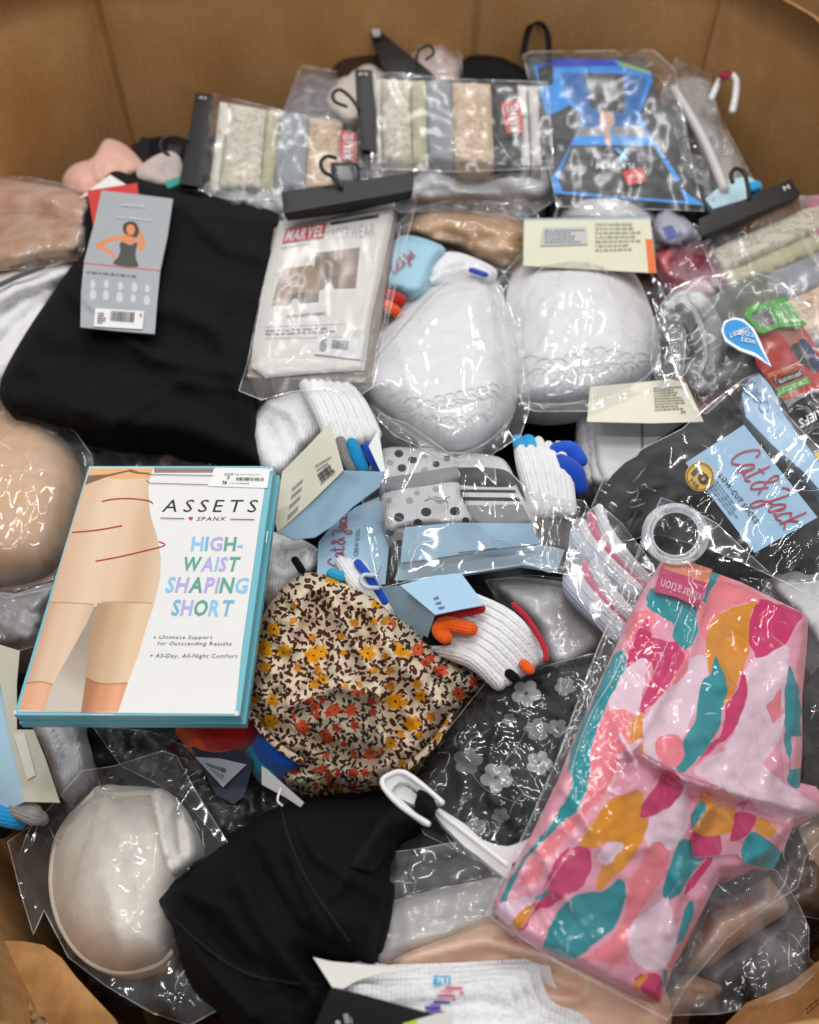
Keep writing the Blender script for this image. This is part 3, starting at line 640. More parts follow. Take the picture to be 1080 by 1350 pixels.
film([(281, 124), (300, 128), (380, 148), (480, 164), (486, 250), (420, 262), (300, 262), (262, 250)], hfun(off+.006, nz=[(.004, 40, 30, 0, 4, 'f')]), FILM5, t, seed=11, amp=.0035)
# pack B
t = thing('boxer_brief_pack', 'middle boxer brief pack in clear bag, black hanger bar left, white strip at right end', 'clothing pack', 610, 160, .0, 'boxer brief packs on black hangers')
q = [(496, 104), (716, 114), (722, 218), (498, 214)]; off = .016
bands(t, q, [(0, .03, M('#d9d3c4', 'cloth'), None), (.03, .2, DOOD, None), (.2, .29, OLIVE, None), (.29, .44, GREYF, None), (.44, .68, BEIG, None), (.68, .84, M('#1a1a1b', 'card'), 'end_card'), (.84, .9, M('#dad6d0', 'card'), 'end_card'), (.905, .97, M('#d2cec8', 'card'), 'end_card')], off, 5)
hf = hfun(off+.006); boxer_logo([(661, 134), (686, 133), (691, 174), (668, 176)], hf, t)
sheet('hanger_bar', [(468, 91), (491, 92), (494, 130), (496, 200), (478, 196), (470, 140)], hfun(.032, rim=(2.5, .0008)), BLKP, t, s=False, res=6, thick=.008)
txt('M', [(474, 96), (484, 96), (484, 99), (474, 99)], hfun(.032), WHP, t, .002)
hang_hook([(472, 142, .034), (462, 128, .036), (448, 118, .036), (439, 124, .036), (442, 134, .036), (456, 140, .034)], .0025, BLKP, t)
film([(492, 96), (520, 96), (600, 104), (722, 108), (730, 222), (600, 226), (490, 222)], hfun(off+.01, nz=[(.004, 40, 30, 0, 6, 'f')]), FILM5, t, seed=15, amp=.0035)
# sheer white pack under pack B
t = thing('bagged_garment', 'white folded garment in crinkled bag under the middle boxer pack', 'garment', 610, 240, -.01)
hf = hfun(.0, rim=(22, .02), nz=[(.012, 50, 18, .1, 31, 'f')])
sheet('fabric', [(470, 232), (490, 210), (560, 206), (650, 212), (720, 222), (725, 255), (690, 270), (620, 262), (560, 268), (500, 262)], hf, M('#c9c7c9', 'satin'), t, thick=.05)
film([(480, 205), (730, 212), (735, 262), (690, 290), (600, 275), (530, 280), (470, 250)], hf, FILM2, t, seed=22, amp=.007)
t = thing('bagged_garment', 'crinkled clear bag of white fabric in front of the left boxer pack', 'bag', 330, 250, .0)
hf = hfun(.006, rim=(16, .014), nz=[(.01, 22, 14, .3, 41, 'r')])
sheet('fabric', [(268, 248), (300, 232), (350, 228), (385, 238), (395, 262), (370, 285), (310, 272)], hf, M('#bfbfc3', 'satin'), t, thick=.05)
film([(262, 246), (310, 222), (370, 216), (410, 235), (400, 270), (372, 290), (300, 275)], hf, FILM2, t, seed=25, amp=.006)
# black translucent clip of pack between A and B
t = thing('garment_clip', 'smoky black plastic clip between the two boxer packs, below the red logo', 'clip', 455, 225, .02)
sheet('clip_plate', [(436, 214), (470, 214), (476, 232), (470, 244), (446, 246), (436, 232)], hfun(.026, rim=(4, .003)), M('#26292b', 'plastic'), t, s=False, res=5, thick=.006)
# ---- blue shirt pack
t = thing('undershirt_pack', 'undershirt pack with bright blue cut-out card, propped at the far back', 'clothing pack', 800, 170, .0)
q0 = RG([(60, 80), (650, 100), (960, 860), (190, 800)], 680, 50, 3.857)
hf = hfun(.0, rim=(14, .012), nz=[(.004, 40, 40, 0, 3, 'f')])
sheet('folded_shirts', q0, hf, M('#3f4145', 'cloth'), t, s=False, thick=.04)
g = lambda p: RG(p, 680, 50, 3.857)
BL = M('#1490ea', 'print'); BLD = M('#0f62ab', 'print')
sheet('card', g([(90, 140), (190, 108), (500, 110), (690, 170), (695, 220), (630, 385), (700, 520), (840, 720), (800, 740), (960, 850), (200, 790), (180, 715), (230, 640), (320, 460), (340, 385), (265, 330), (150, 385), (120, 250)]), hfun(.004, nz=[(.004, 40, 40, 0, 3, 'f')]), BL, t, s=False, thick=.002, res=6, psharp=True,
      patches=[(g([(90, 140), (190, 108), (500, 110), (520, 140), (200, 150)]), M('#2348c4', 'print')), (g([(520, 112), (690, 160), (680, 180), (530, 140)]), M('#8fb866', 'print')),
               (g([(110, 150), (190, 135), (192, 235), (120, 250)]), M('#07080b', 'print')),
               (g([(230, 175), (660, 190), (665, 240), (615, 390), (640, 450), (330, 450), (350, 370), (260, 300)]), BLD),
               (g([(340, 178), (540, 182), (560, 300), (545, 385), (490, 370), (430, 375), (380, 350), (370, 250)]), M('#2b2630', 'print')),
               (g([(430, 372), (495, 375), (505, 430), (480, 470), (490, 560), (460, 560), (450, 490), (430, 450)]), M('#c9a78f', 'print')),
               (g([(310, 450), (425, 452), (445, 495), (300, 500)]), M('#84888a', 'print')), (g([(495, 450), (650, 450), (685, 500), (490, 500)]), M('#84888a', 'print')),
               (g([(280, 545), (700, 545), (790, 690), (870, 830), (240, 780), (215, 720)]), M('#22272c', 'print'))])
hf = hfun(.005, nz=[(.004, 40, 40, 0, 3, 'f')])
txt('X', g([(575, 560), (500, 560), (515, 630), (580, 620)][::-1]), hf, M('#58b9ee', 'print'), t, .002, .05)
txt('PLATINUM', g([(605, 665), (410, 665), (412, 632), (600, 635)]), hf, WHP, t, .002, .02)
decal('brand_flag', g([(540, 680), (640, 655), (665, 725), (570, 750)]), hf, M('#d8302c', 'print'), t, .002)
txt('Hanes', g([(650, 712), (570, 722), (565, 698), (640, 686)]), hf, WHP, t, .003, .01)
txt('ultimate', g([(505, 605), (430, 605), (432, 588), (505, 588)]), hf, WHP, t, .002)
film([(690, 72), (700, 68), (862, 66), (890, 92), (905, 180), (928, 278), (735, 272), (715, 180)], hfun(.012, nz=[(.004, 40, 40, 0, 3, 'f')]), FILM5, t, seed=31, amp=.002, dens=.6)
# ---- bag with white plastic hanger, right back
t = thing('bagged_bra', 'dark bra in tall clear bag with a white hook, against the right back wall', 'bra', 920, 170, .0)
hf = hfun(-.006, rim=(18, .02), nz=[(.015, 30, 16, 1.2, 51, 'f')])
sheet('fabric', [(880, 130), (905, 100), (935, 110), (950, 160), (985, 235), (970, 268), (925, 272), (890, 200)], hf, M('#a9a4a0', 'satin'), t, thick=.05,
      patches=[([(888, 150), (902, 152), (925, 200), (945, 262), (930, 268), (905, 215)], M('#17191f', 'satin'))])
tube('side_seam', [(888, 118, .004), (905, 145, .006), (930, 190, .006), (955, 250, .004)], .006, M('#c9c5c2', 'satin'), t)
film([(872, 125), (890, 80), (908, 44), (916, 41), (928, 70), (938, 110), (948, 150), (992, 235), (975, 268), (925, 278), (890, 215)], hf, FILM2, t, seed=37, amp=.008)
hang_hook([(938, 130, .02), (948, 108, .024), (958, 97, .026), (970, 104, .026), (970, 126, .026), (966, 146, .026)], .0045, M('#dddcdc', 'plastic'), t)
sheet('size_tab', [(948, 96), (962, 92), (966, 98), (955, 102)], hfun(.034), M('#8e1b38', 'plastic'), t, res=3, thick=.004)
t = thing('sock_pack', 'pale blue card and bright blue sock tip behind the right hanger bar', 'sock pack', 965, 240, .0)
sheet('card', [(930, 262), (958, 238), (985, 232), (1000, 240), (985, 262), (940, 275)], hfun(.003), M('#b5d4dd', 'card'), t, s=False, thick=.01)
sheet('sock_toe', [(984, 246), (992, 238), (1003, 240), (1004, 250), (990, 254)], hfun(.008, rim=(5, .006)), M('#1ba0dc', 'knit'), t, res=4)
# ---- right boxer pack
t = thing('boxer_brief_pack', 'right boxer brief pack at the picture edge with tilted black hanger bar', 'clothing pack', 1040, 340, .0, 'boxer brief packs on black hangers')
q = [(938, 328), (1090, 262), (1165, 420), (1012, 486)]; q = [q[3], q[0], q[1], q[2]]; off = .004
bands(t, q, [(.0, .1, GREYF, None), (.1, .42, BEIG, None), (.42, .66, GREYF, None), (.66, .8, OLIVE, None), (.8, 1, DOOD, None)], off, 7)
sheet('hanger_bar', [(921, 289), (1042, 236), (1056, 256), (925, 311)], hfun(.022, rim=(2.5, .0008)), BLKP, t, s=False, res=6, thick=.008)
txt('M', [(1032, 246), (1040, 243), (1042, 249), (1035, 252)], hfun(.022), WHP, t, .002)
hang_hook([(988, 262, .022), (985, 240, .026), (980, 226, .028), (970, 222, .028), (964, 230, .028), (966, 240, .028)], .0026, BLKP, t)
film([(922, 312), (1056, 258), (1092, 262), (1130, 420), (1010, 480), (970, 420), (945, 370)], hfun(off+.007), FILM4, t, seed=44, amp=.006)
t = thing('bagged_garment', 'magenta garment in a clear bag peeking in at the right edge', 'garment', 1070, 290, -.01)
hf = hfun(.002, rim=(8, .01)); sheet('fabric', [(1062, 268), (1090, 262), (1100, 340), (1072, 320)], hf, M('#b8497c', 'satin'), t)
film([(1055, 260), (1100, 255), (1100, 345), (1068, 325)], hf, FILM2, t, seed=3)
# ================================================================ left back
t = thing('nude_bra', 'nude moulded bra in glossy bag lying against the left wall', 'bra', 50, 290, .0)
hf = hfun([(0, 240, .0), (110, 260, .01), (60, 340, .015)], rim=(22, .022), folds=[((-30, 278), (60, 285), (110, 295), 7, -.006), ((-30, 250), (70, 262), 8, .006)], nz=[(.006, 50, 16, .1, 61, 'f')])
sheet('cup', [(-30, 238), (30, 240), (80, 248), (115, 262), (122, 300), (100, 335), (50, 345), (-30, 352)], hf, M('#bb916c', 'satin'), t, thick=.06,
      patches=[([(-30, 238), (30, 240), (80, 248), (113, 262), (112, 292), (60, 280), (-30, 276)], M('#cda28c', 'satin'))])  # lighter upper patch: sheen of the plastic painted into the cup colour
film([(-30, 232), (40, 234), (95, 245), (122, 262), (126, 300), (104, 342), (60, 352), (-30, 358)], hf, FILM2, t, seed=62, amp=.007)
t = thing('peach_garment', 'crumpled peach pink fabric at the left back corner of the heap', 'garment', 130, 220, -.01)
hf = hfun(.0, rim=(20, .025), folds=[((143, 186), (128, 215), (135, 240), 5, .012), ((160, 195), (180, 215), 5, -.008)], nz=[(.01, 22, 22, .6, 71, 'f')])
sheet('fabric', [(82, 240), (95, 218), (122, 208), (138, 184), (160, 188), (180, 205), (192, 225), (170, 242), (140, 262), (100, 262)], hf, M('#dfb09c', 'cloth'), t, thick=.05)
t = thing('folded_garment', 'pale pink folded card beside the left hanger bar, teal corner showing', 'garment', 210, 225, -.01)
hf = hfun(.004, rim=(8, .008)); sheet('fabric', [(180, 225), (205, 205), (228, 200), (240, 215), (238, 240), (215, 246), (190, 240)], hf, M('#c8b8b2', 'cloth'), t)
sheet('teal_tag', [(215, 240), (238, 233), (241, 240), (222, 248)], hfun(.012), M('#2f9a90', 'plastic'), t, s=False, thick=.004)
t = thing('white_garment', 'white cotton garment bunched against the left wall under the nude bra', 'garment', 40, 420, -.01)
hf = hfun(-.002, rim=(25, .022), folds=[((-30, 420), (20, 385), (85, 358), 9, .012), ((-30, 470), (10, 440), (50, 400), 8, -.008)], nz=[(.01, 40, 20, -.6, 81, 'f')])
sheet('fabric', [(-40, 360), (0, 352), (60, 346), (110, 345), (90, 380), (60, 430), (20, 500), (-5, 530), (-40, 520)], hf, WHC, t, thick=.07)
tube('dark_trim', [(-20, 385, .012), (20, 366, .013), (55, 352, .012)], .004, M('#55565a', 'cloth'), t, flat=.5)
# ================================================================ black camisole with swing tags
t = thing('black_camisole', 'black folded camisole with a grey hang tag of a woman and a red tag', 'garment', 200, 400, .0)
bo = [(148, 226), (175, 232), (200, 240), (255, 252), (320, 268), (362, 279), (376, 300), (360, 400), (342, 490), (338, 560), (346, 614), (310, 606), (240, 580), (170, 572), (110, 562), (50, 548), (8, 538), (0, 505), (30, 445), (80, 370), (106, 330), (104, 290), (118, 258)]
hfc = hfun([(150, 240, .02), (360, 290, .022), (0, 520, .02), (340, 600, .016), (200, 420, .028)], rim=(22, .02), folds=[((90, 380), (200, 470), (335, 500), 10, .007), ((240, 270), (300, 330), (350, 340), 9, .005), ((120, 400), (230, 405), (345, 470), 16, .007), ((330, 330), (280, 420), (330, 560), 12, .004), ((60, 470), (180, 480), (300, 560), 14, -.005), ((150, 560), (240, 500), (345, 520), 8, .004)], nz=[(.006, 90, 40, .3, 91, 'f')])
sheet('fabric', bo, hfc, BLKC, t, thick=.055)
hft = hfun([(130, 255, .034), (228, 262, .032), (211, 357, .036), (111, 345, .036), (204, 439, .037), (106, 431, .037)])
hf2 = lambda X, Y: np.maximum(hft(X, Y), hfc(X, Y)+.002)
sheet('card_corner', [(103, 262), (145, 230), (166, 243), (118, 256)], lambda X, Y: hf2(X, Y)-.0, WHP, t, s=False, thick=.0012, shrink=0)
sheet('red_tag', [(115, 251), (181, 241), (187, 300), (124, 303)], lambda X, Y: hf2(X, Y)+.002, M('#c8322d', 'card'), t, s=False, thick=.0012, shrink=0)
g = lambda p: RG(p, 90, 230, 6.133)
GT = M('#a3a7ab', 'card'); SK = M('#d9895a', 'print'); DK = M('#474843', 'print'); HR = M('#4a3428', 'print')
tag = sheet('hang_tag', [(134, 251), (180, 256), (228, 262), (221, 310), (211, 358), (207, 400), (204, 440), (155, 436), (106, 431), (107, 385), (111, 344), (124, 295)], lambda X, Y: hf2(X, Y)+.005, GT, t, s=False, res=3.5, thick=.001, shrink=0,
    patches=[(g([(125, 712), (740, 775), (740, 784), (125, 722)]), RED),
             (g([(420, 490), (330, 510), (235, 560), (230, 600), (300, 620), (370, 680), (390, 670), (330, 605), (290, 585), (340, 545), (425, 530)]), SK),
             (g([(560, 540), (570, 610), (600, 620), (625, 560), (615, 510), (590, 460), (565, 465), (575, 530)]), SK),
             (g([(440, 480), (550, 480), (560, 560), (420, 560)]), SK),
             (g([(440, 440), (450, 400), (495, 378), (545, 390), (572, 440), (565, 490), (540, 510), (460, 480)]), HR),
             (g([(470, 440), (480, 410), (510, 405), (535, 420), (535, 470), (510, 492), (480, 475)]), SK),
             (g([(415, 555), (450, 548), (500, 570), (550, 548), (560, 560), (545, 630), (550, 690), (568, 745), (460, 745), (362, 722), (400, 670), (420, 620)]), DK)]
    + [(g([(x-20*s_, y), (x-10, y-32*s_), (x+10, y-32*s_), (x+22*s_, y), (x+15, y+30*s_), (x-15, y+30*s_)]), M('#c3ccd6', 'print')) for x, y, s_ in ((198, 885, 1), (308, 885, 1), (422, 900, 1), (535, 910, 1.1), (640, 920, .9), (198, 968, 1.3), (303, 975, 1.2), (415, 990, 1.3), (525, 1000, 1), (635, 1015, 1.2))])
hf3 = lambda X, Y: hf2(X, Y)+.005
hf3 = lambda X, Y, f=hf2: f(X, Y)+.005
lab = decal('barcode_label', g([(220, 1080), (615, 1105), (600, 1252), (205, 1228)]), hf3, WHP, tag, .0012)
barcode(g([(345, 1100), (540, 1112), (532, 1195), (338, 1180)]), hf3, INK, tag, 16, 4, .002)
microtext(g([(240, 1110), (310, 1112), (300, 1210), (232, 1205)]), hf3, INK, tag, 5, 3, .002)
txt('XL', g([(575, 1120), (605, 1122), (600, 1150), (572, 1148)]), hf3, INK, tag, .002)
microtext(g([(430, 235), (640, 250), (640, 270), (428, 255)]), hf3, M('#d5dade', 'print'), tag, 1, 5, .0012)
microtext(g([(390, 335), (690, 362), (690, 380), (390, 352)]), hf3, M('#d5dade', 'print'), tag, 1, 6, .0012)
microtext(g([(150, 775), (700, 825), (698, 845), (148, 795)]), hf3, M('#5d6268', 'print'), tag, 1, 7, .0012)
# ================================================================ upright boxer pack (front of card)
t = thing('boxer_brief_pack', 'boxer brief pack seen from the card front with tan boxers pictured, black bar on top', 'clothing pack', 430, 400, .0, 'boxer brief packs on black hangers')
hfm = hfun([(370, 290, .03), (521, 266, .032), (478, 497, .03), (331, 485, .034)], rim=(10, .004), nz=[(.002, 70, 70, 0, 4, 'f')])
g = lambda p: RG(p, 340, 270, 6.0)
sheet('folded_briefs', [(362, 300), (524, 276), (488, 505), (326, 497)], lambda X, Y: hfm(X, Y)-.006, M('#8d8177', 'cloth'), t, s=False, thick=.04)
TAN = M('#957d6b', 'print'); TAN2 = M('#7f6b59', 'print'); TAND = M('#5f4e3f', 'print')
sheet('card', g([(175, 130), (1085, -30), (1070, 120), (990, 500), (900, 900), (845, 1310), (500, 1330), (60, 1370), (-50, 1290), (-40, 1100), (60, 560)]), hfm, M('#d9d5ce', 'card'), t, s=False, res=4, thick=.002, psharp=True,
      patches=[(g([(465, 380), (808, 335), (775, 660), (605, 665), (590, 630), (570, 615), (545, 625), (525, 665), (490, 680), (430, 560)]), TAN2),
               (g([(520, 375), (570, 368), (550, 600), (500, 620)]), TAND), (g([(650, 356), (720, 346), (720, 650), (640, 660)]), TAN),
               (g([(205, 505), (430, 475), (500, 560), (480, 770), (330, 785), (325, 750), (305, 738), (275, 750), (250, 797), (108, 800), (150, 640)]), TAN),
               (g([(240, 500), (300, 492), (250, 740), (215, 790), (190, 795)]), M('#a68c78', 'print')), (g([(260, 700), (340, 690), (480, 700), (478, 770), (335, 783), (310, 736), (270, 752), (250, 795), (225, 795)]), TAND)])
decal('logo_patch', g([(225, 185), (548, 138), (518, 260), (192, 306)]), hfm, M('#c94450', 'print'), t, .0008)
txt('MARVEL', g([(240, 200), (535, 157), (510, 248), (212, 290)]), hfm, M('#e8dcd8', 'print'), t, .0016, .03)
decal('black_rule', g([(575, 138), (962, 72), (955, 98), (575, 158)]), hfm, INK, t, .0008)
txt('UNDERWEAR', g([(560, 190), (930, 140), (925, 245), (555, 275)]), hfm, M('#b9b5b0', 'print'), t, .0008)
microtext(g([(185, 335), (490, 285), (490, 300), (185, 350)]), hfm, GREYINK, t, 1, 3)
txt('ULTRA SOFT FABRIC', g([(228, 872), (535, 845), (533, 865), (226, 892)]), hfm, M('#55534f', 'print'), t, .0008, .02)
microtext(g([(60, 980), (690, 955), (690, 1010), (60, 1035)]), hfm, M('#8e8b88', 'print'), t, 2, 8)
ribbons([g([(60, 965), (690, 940)]), g([(60, 1055), (690, 1045)]), g([(690, 940), (690, 1045)])], hfm, M('#a5a29c', 'print'), t, .6, curve=False)
lb = decal('price_label', g([(472, 1040), (842, 1072), (822, 1226), (442, 1180)]), hfm, M('#d5d7d6', 'print'), t, .0015)
barcode(g([(590, 1062), (718, 1072), (708, 1148), (580, 1132)]), hfm, INK, t, 14, 8, .002)
microtext(g([(500, 1055), (560, 1060), (545, 1165), (485, 1155)]), hfm, INK, t, 6, 9, .002)
sheet('hanger_bar', [(371, 253), (546, 227), (545, 251), (374, 281)], hfun(.05, rim=(2.5, .0008)), BLKP, t, s=False, res=6, thick=.01)
hang_hook([(450, 246, .052), (440, 234, .054), (427, 226, .056), (423, 214, .056), (431, 206, .056), (442, 208, .056)], .0024, BLKP, t)
film([(370, 284), (380, 278), (546, 250), (549, 268), (532, 330), (512, 420), (492, 510), (470, 524), (430, 512), (385, 516), (345, 527), (315, 515), (326, 480), (344, 390)], lambda X, Y: hfm(X, Y)-.004*(1-np.clip(segdist(X, Y, g([(175, 130), (1085, -30), (845, 1310), (-50, 1290)]))/10, 0, 1)), FILM5, t, seed=101, amp=.003, clear=.004)
# ================================================================ centre back
t = thing('tan_bra', 'tan satin bra cup in a clear bag between the boxer pack and the white bra', 'bra', 610, 310, -.01)
hf = hfun(.008, rim=(38, .04), folds=[((560, 300), (620, 315), (690, 320), 8, -.006)], nz=[(.008, 40, 20, .2, 111, 'f')])
sheet('cup', [(530, 310), (545, 285), (575, 274), (620, 276), (665, 280), (695, 300), (700, 335), (680, 356), (640, 352), (600, 330), (560, 322)], hf, M('#c79c72', 'satin'), t, thick=.05)
film([(520, 300), (545, 276), (600, 262), (700, 272), (722, 300), (710, 350), (680, 362), (600, 340), (540, 332)], hf, FILM, t, seed=112, amp=.006)
t = thing('sock_pack', 'white socks with red and orange toes in a light blue band behind the white bra', 'socks', 570, 360, .0)
for i, (ol, o_) in enumerate((([(548, 392), (556, 372), (590, 364), (628, 372), (622, 392), (590, 402), (560, 404)], .0), ([(560, 372), (572, 340), (600, 332), (640, 346), (656, 360), (640, 378), (600, 384)], .008))):
    hf = hfun(o_+.004, rim=(12, .014), folds=[((ol[0][0]+8, ol[0][1]-8), (ol[3][0]-6, ol[3][1]-4), 3, -.004)], nz=[(.004, 20, 14, .2, 115+i, 'f')])
    sheet('folded_sock', ol, hf, WH, t, res=5, thick=.03)
tube('blue_heel', [(622, 356, .018), (640, 362, .018)], .006, M('#3a55b8', 'knit'), t)
tube('red_toe', [(512, 388, .01), (526, 396, .012)], .013, M('#c01f1f', 'knit'), t)
tube('orange_toe', [(508, 402, .012), (520, 410, .012)], .011, M('#ec5a12', 'knit'), t)
hf = hfun(.02, rim=(14, .012)); sheet('paper_band', [(517, 322), (540, 310), (586, 326), (576, 345), (556, 388), (520, 384), (506, 372)], hf, M('#9cc7d8', 'card'), t, s=True, thick=.01)
script_text('Cat & Jack', [(512, 350), (540, 328), (552, 340), (524, 366)], hf, M('#b0344a', 'print'), t, 1.1, .0015)
t = thing('white_bra', 'white satin dome shaped cup in a clear bag below the blue undershirt pack', 'bra', 805, 265, -.01)
hf = hfun(.004, rim=(30, .03)); sheet('cup', [(742, 292), (752, 262), (772, 245), (800, 238), (832, 244), (852, 262), (864, 296), (800, 305)], hf, WHS, t, thick=.05)
film([(730, 290), (740, 258), (770, 238), (810, 234), (845, 246), (868, 275), (880, 300), (860, 320)], hf, FILM, t, seed=121, amp=.006)
t = thing('size_card', 'cream printed card with orange edge standing behind the right white cup', 'card', 775, 320, .0)
hf = hfun(.014)
sheet('card', [(691, 288), (857, 286), (866, 360), (690, 350)], hf, M('#d9d6bd', 'card'), t, s=False, thick=.002, patches=[([(851, 315), (860, 315), (866, 360), (855, 360)], M('#dd6a1f', 'print')), ([(691, 288), (857, 286), (857, 289), (691, 291)], M('#9db4bd', 'print'))])
decal('grey_label', [(716, 300), (773, 299), (775, 322), (712, 324)], hf, M('#babcba', 'print'), t, .001); microtext([(718, 302), (770, 301), (770, 320), (718, 321)], hf, GREYINK, t, 5, 2, .0016)
microtext([(785, 292), (850, 292), (850, 330), (785, 332)], hf, M('#a9a68f', 'print'), t, 7, 4, .001)
t = thing('maroon_garment', 'maroon and red garment in a clear bag right of the cream card', 'garment', 905, 350, -.01)
hf = hfun(.0, rim=(18, .02), nz=[(.016, 24, 24, .4, 131, 'f')])
sheet('fabric', [(862, 350), (868, 330), (900, 316), (935, 325), (962, 350), (955, 385), (915, 398), (875, 385)], hf, M('#8a1438', 'satin'), t, patches=[([(862, 332), (885, 330), (880, 360), (862, 360)], M('#c5202c', 'satin'))], thick=.05)
film([(860, 300), (880, 268), (905, 290), (922, 300), (940, 320), (975, 350), (960, 395), (910, 402), (870, 390)], hf, FILM2, t, seed=132, amp=.009)
t = thing('bagged_garment', 'white garment with faint blue print in a bag above the maroon one', 'garment', 885, 305, -.01)
hf = hfun(.001, rim=(12, .015), nz=[(.01, 18, 18, .4, 133, 'f')])
sheet('fabric', [(862, 290), (880, 272), (905, 288), (920, 310), (900, 325), (868, 325)], hf, M('#a9a7b4', 'satin'), t, patches=[([(872, 300), (886, 296), (896, 312), (880, 318)], M('#5b68a5', 'satin'))])
# ================================================================ white lace bra cups
WL = M('#ecebee', 'lace'); WT = M('#f0eff1', 'cloth')
def lace_scallops(hf, t, arcs):
    L = []
    for (cx, cy, r, a0, a1) in arcs:
        L.append([(cx+r*math.cos(math.radians(a)), cy+r*.8*math.sin(math.radians(a))) for a in np.linspace(a0, a1, 9)])
    return ribbons(L, hf, M('#f1f0f2', 'lace'), t, 1.6, .0012, 'lace_motif')
t = thing('white_bra_cup', 'right of the two white lace bra cups, bagged, below the cream card', 'bra', 770, 430, .0, 'white lace bra cups')
ol = [(684, 524), (672, 480), (667, 430), (668, 385), (682, 350), (712, 330), (755, 324), (800, 333), (835, 358), (856, 400), (870, 450), (868, 478), (845, 503), (795, 524), (740, 534), (705, 533)]
hf = hfun([(680, 520, .03), (860, 470, .03), (760, 330, .02)], rim=(80, .042), nz=[(.003, 60, 60, 0, 3, 'f')])
sheet('cup', ol, hf, WT, t, res=6, thick=.03, patches=[([(684, 524), (672, 462), (730, 470), (800, 462), (868, 440), (868, 478), (845, 503), (795, 524), (740, 534)], WL)])
lace_scallops(hf, t, [(700+18*i, 478+6*math.sin(i)-i*1.2, 13, 200, 340) for i in range(9)]+[(690+20*i, 498-i*1.5, 15, 190, 350) for i in range(9)])
tube('hem', [(684, 522, .001), (705, 531, .0), (740, 532, .0), (795, 522, .0), (843, 502, .0), (868, 478, .0)], .0035, WT, t, hf=hf, flat=.7)
film([(655, 372), (690, 330), (760, 316), (830, 326), (868, 372), (890, 420), (898, 470), (880, 510), (840, 520), (780, 542), (705, 542), (682, 530), (668, 450)], hf, FILM, t, seed=141, amp=.006, clear=.004, streak=2, ang=.3)
film([(862, 420), (885, 400), (905, 440), (900, 500), (870, 512), (858, 480)], hfun(.018), FILM2, t, seed=143, amp=.01)
t = thing('white_bra_cup', 'left one of the two white lace bra cups, pointed and nearest the striped sock pack', 'bra', 590, 500, .0, 'white lace bra cups')
ol = [(459, 512), (470, 482), (498, 436), (535, 394), (576, 364), (622, 353), (652, 368), (672, 415), (684, 465), (685, 515), (668, 560), (635, 588), (600, 598), (570, 590), (530, 565), (490, 535)]
hf = hfun([(470, 510, .034), (680, 500, .034), (620, 360, .03)], rim=(70, .046), nz=[(.003, 60, 60, 0, 3, 'f')])
sheet('cup', ol, hf, WT, t, res=6, thick=.03, patches=[([(464, 512), (480, 500), (540, 515), (600, 535), (650, 515), (684, 500), (685, 515), (668, 560), (635, 588), (600, 598), (570, 590), (530, 565), (490, 535)], WL)])
lace_scallops(hf, t, [(505+20*i, 520+18*math.sin(i*.42), 14, 200, 340) for i in range(8)]+[(530+20*i, 552+8*math.sin(i*.5), 15, 190, 350) for i in range(6)]+[(580+14*i, 528-i*3, 10, 0, 360) for i in range(6)])
tube('hem', [(466, 513, .001), (490, 533, 0), (530, 563, 0), (570, 588, 0), (600, 596, 0), (635, 586, 0), (666, 560, 0)], .0035, WT, t, hf=hf, flat=.7)
film([(458, 512), (490, 468), (540, 395), (585, 360), (625, 348), (662, 356), (688, 400), (697, 470), (698, 540), (686, 575), (650, 598), (655, 640), (620, 606), (590, 606), (520, 574)], hf, FILM, t, seed=151, amp=.006, clear=.004, streak=2.2, ang=-.25)
tube('seam_crease', [(470, 500, .004), (520, 440, .006), (570, 385, .006), (622, 352, .004)], .0008, M('#f0f0f2', 'plastic'), t, hf=hf)
# ---- folded white tees with cream card under the right cup
t = thing('folded_tees', 'folded white tees under a cream care card, below the right white cup', 'clothing pack', 830, 580, -.02)
for i, (x0, dy) in enumerate(((763, 0), (772, 3), (782, 6))):
    hf = hfun(-.03+.008*i, rim=(12, .014), nz=[(.004, 60, 20, 0, 161+i, 'f')])
    sheet('folded_tee', [(x0, 545+dy), (800, 538), (910, 545), (925, 575), (905, 610), (860, 632), (800, 642), (x0+8, 640-dy), (x0, 600)], hf, M('#d9d7da', 'cloth'), t, thick=.03)
tube('fold_line', [(846, 556, .0), (847, 585, .0), (845, 612, -.001)], .0012, M('#8d8b90', 'cloth'), t, hf=hf)
hf = hfun(.012); sheet('care_card', [(774, 556), (778, 510), (885, 500), (905, 505), (928, 556), (860, 558)], hf, CREAM, t, s=False, thick=.0015)
microtext([(862, 510), (900, 508), (904, 540), (864, 542)], hf, M('#8b8670', 'print'), t, 9, 2); txt('M', [(898, 541), (903, 541), (904, 546), (899, 546)], hf, INK, t)
# ---- olive and grey boxer pack with red card
t = thing('boxer_brief_pack', 'rolled olive and grey boxer pack with red and green card upside down, right side', 'clothing pack', 980, 470, .0)
hf = hfun(.024, rim=(26, .03), folds=[((940, 400), (1010, 372), 10, .006)], nz=[(.004, 40, 30, .5, 171, 'f')])
sheet('olive_roll', [(922, 408), (945, 385), (985, 363), (1008, 362), (1028, 380), (1042, 400), (1030, 430), (985, 448), (955, 445), (935, 430)], hf, M('#5b6152', 'cloth'), t, thick=.05)
hf = hfun(.014, rim=(24, .03), nz=[(.016, 30, 26, .8, 172, 'f')])
sheet('dark_lining', [(872, 405), (885, 396), (912, 410), (922, 450), (915, 490), (895, 480), (880, 445)], hf, M('#3a3d38', 'cloth'), t, thick=.04)
hf = hfun(.02, rim=(20, .03), folds=[((915, 495), (940, 470), (975, 455), 6, .012), ((930, 515), (965, 490), 6, .01), ((925, 480), (905, 505), 5, -.01)], nz=[(.012, 26, 22, .8, 173, 'f')])
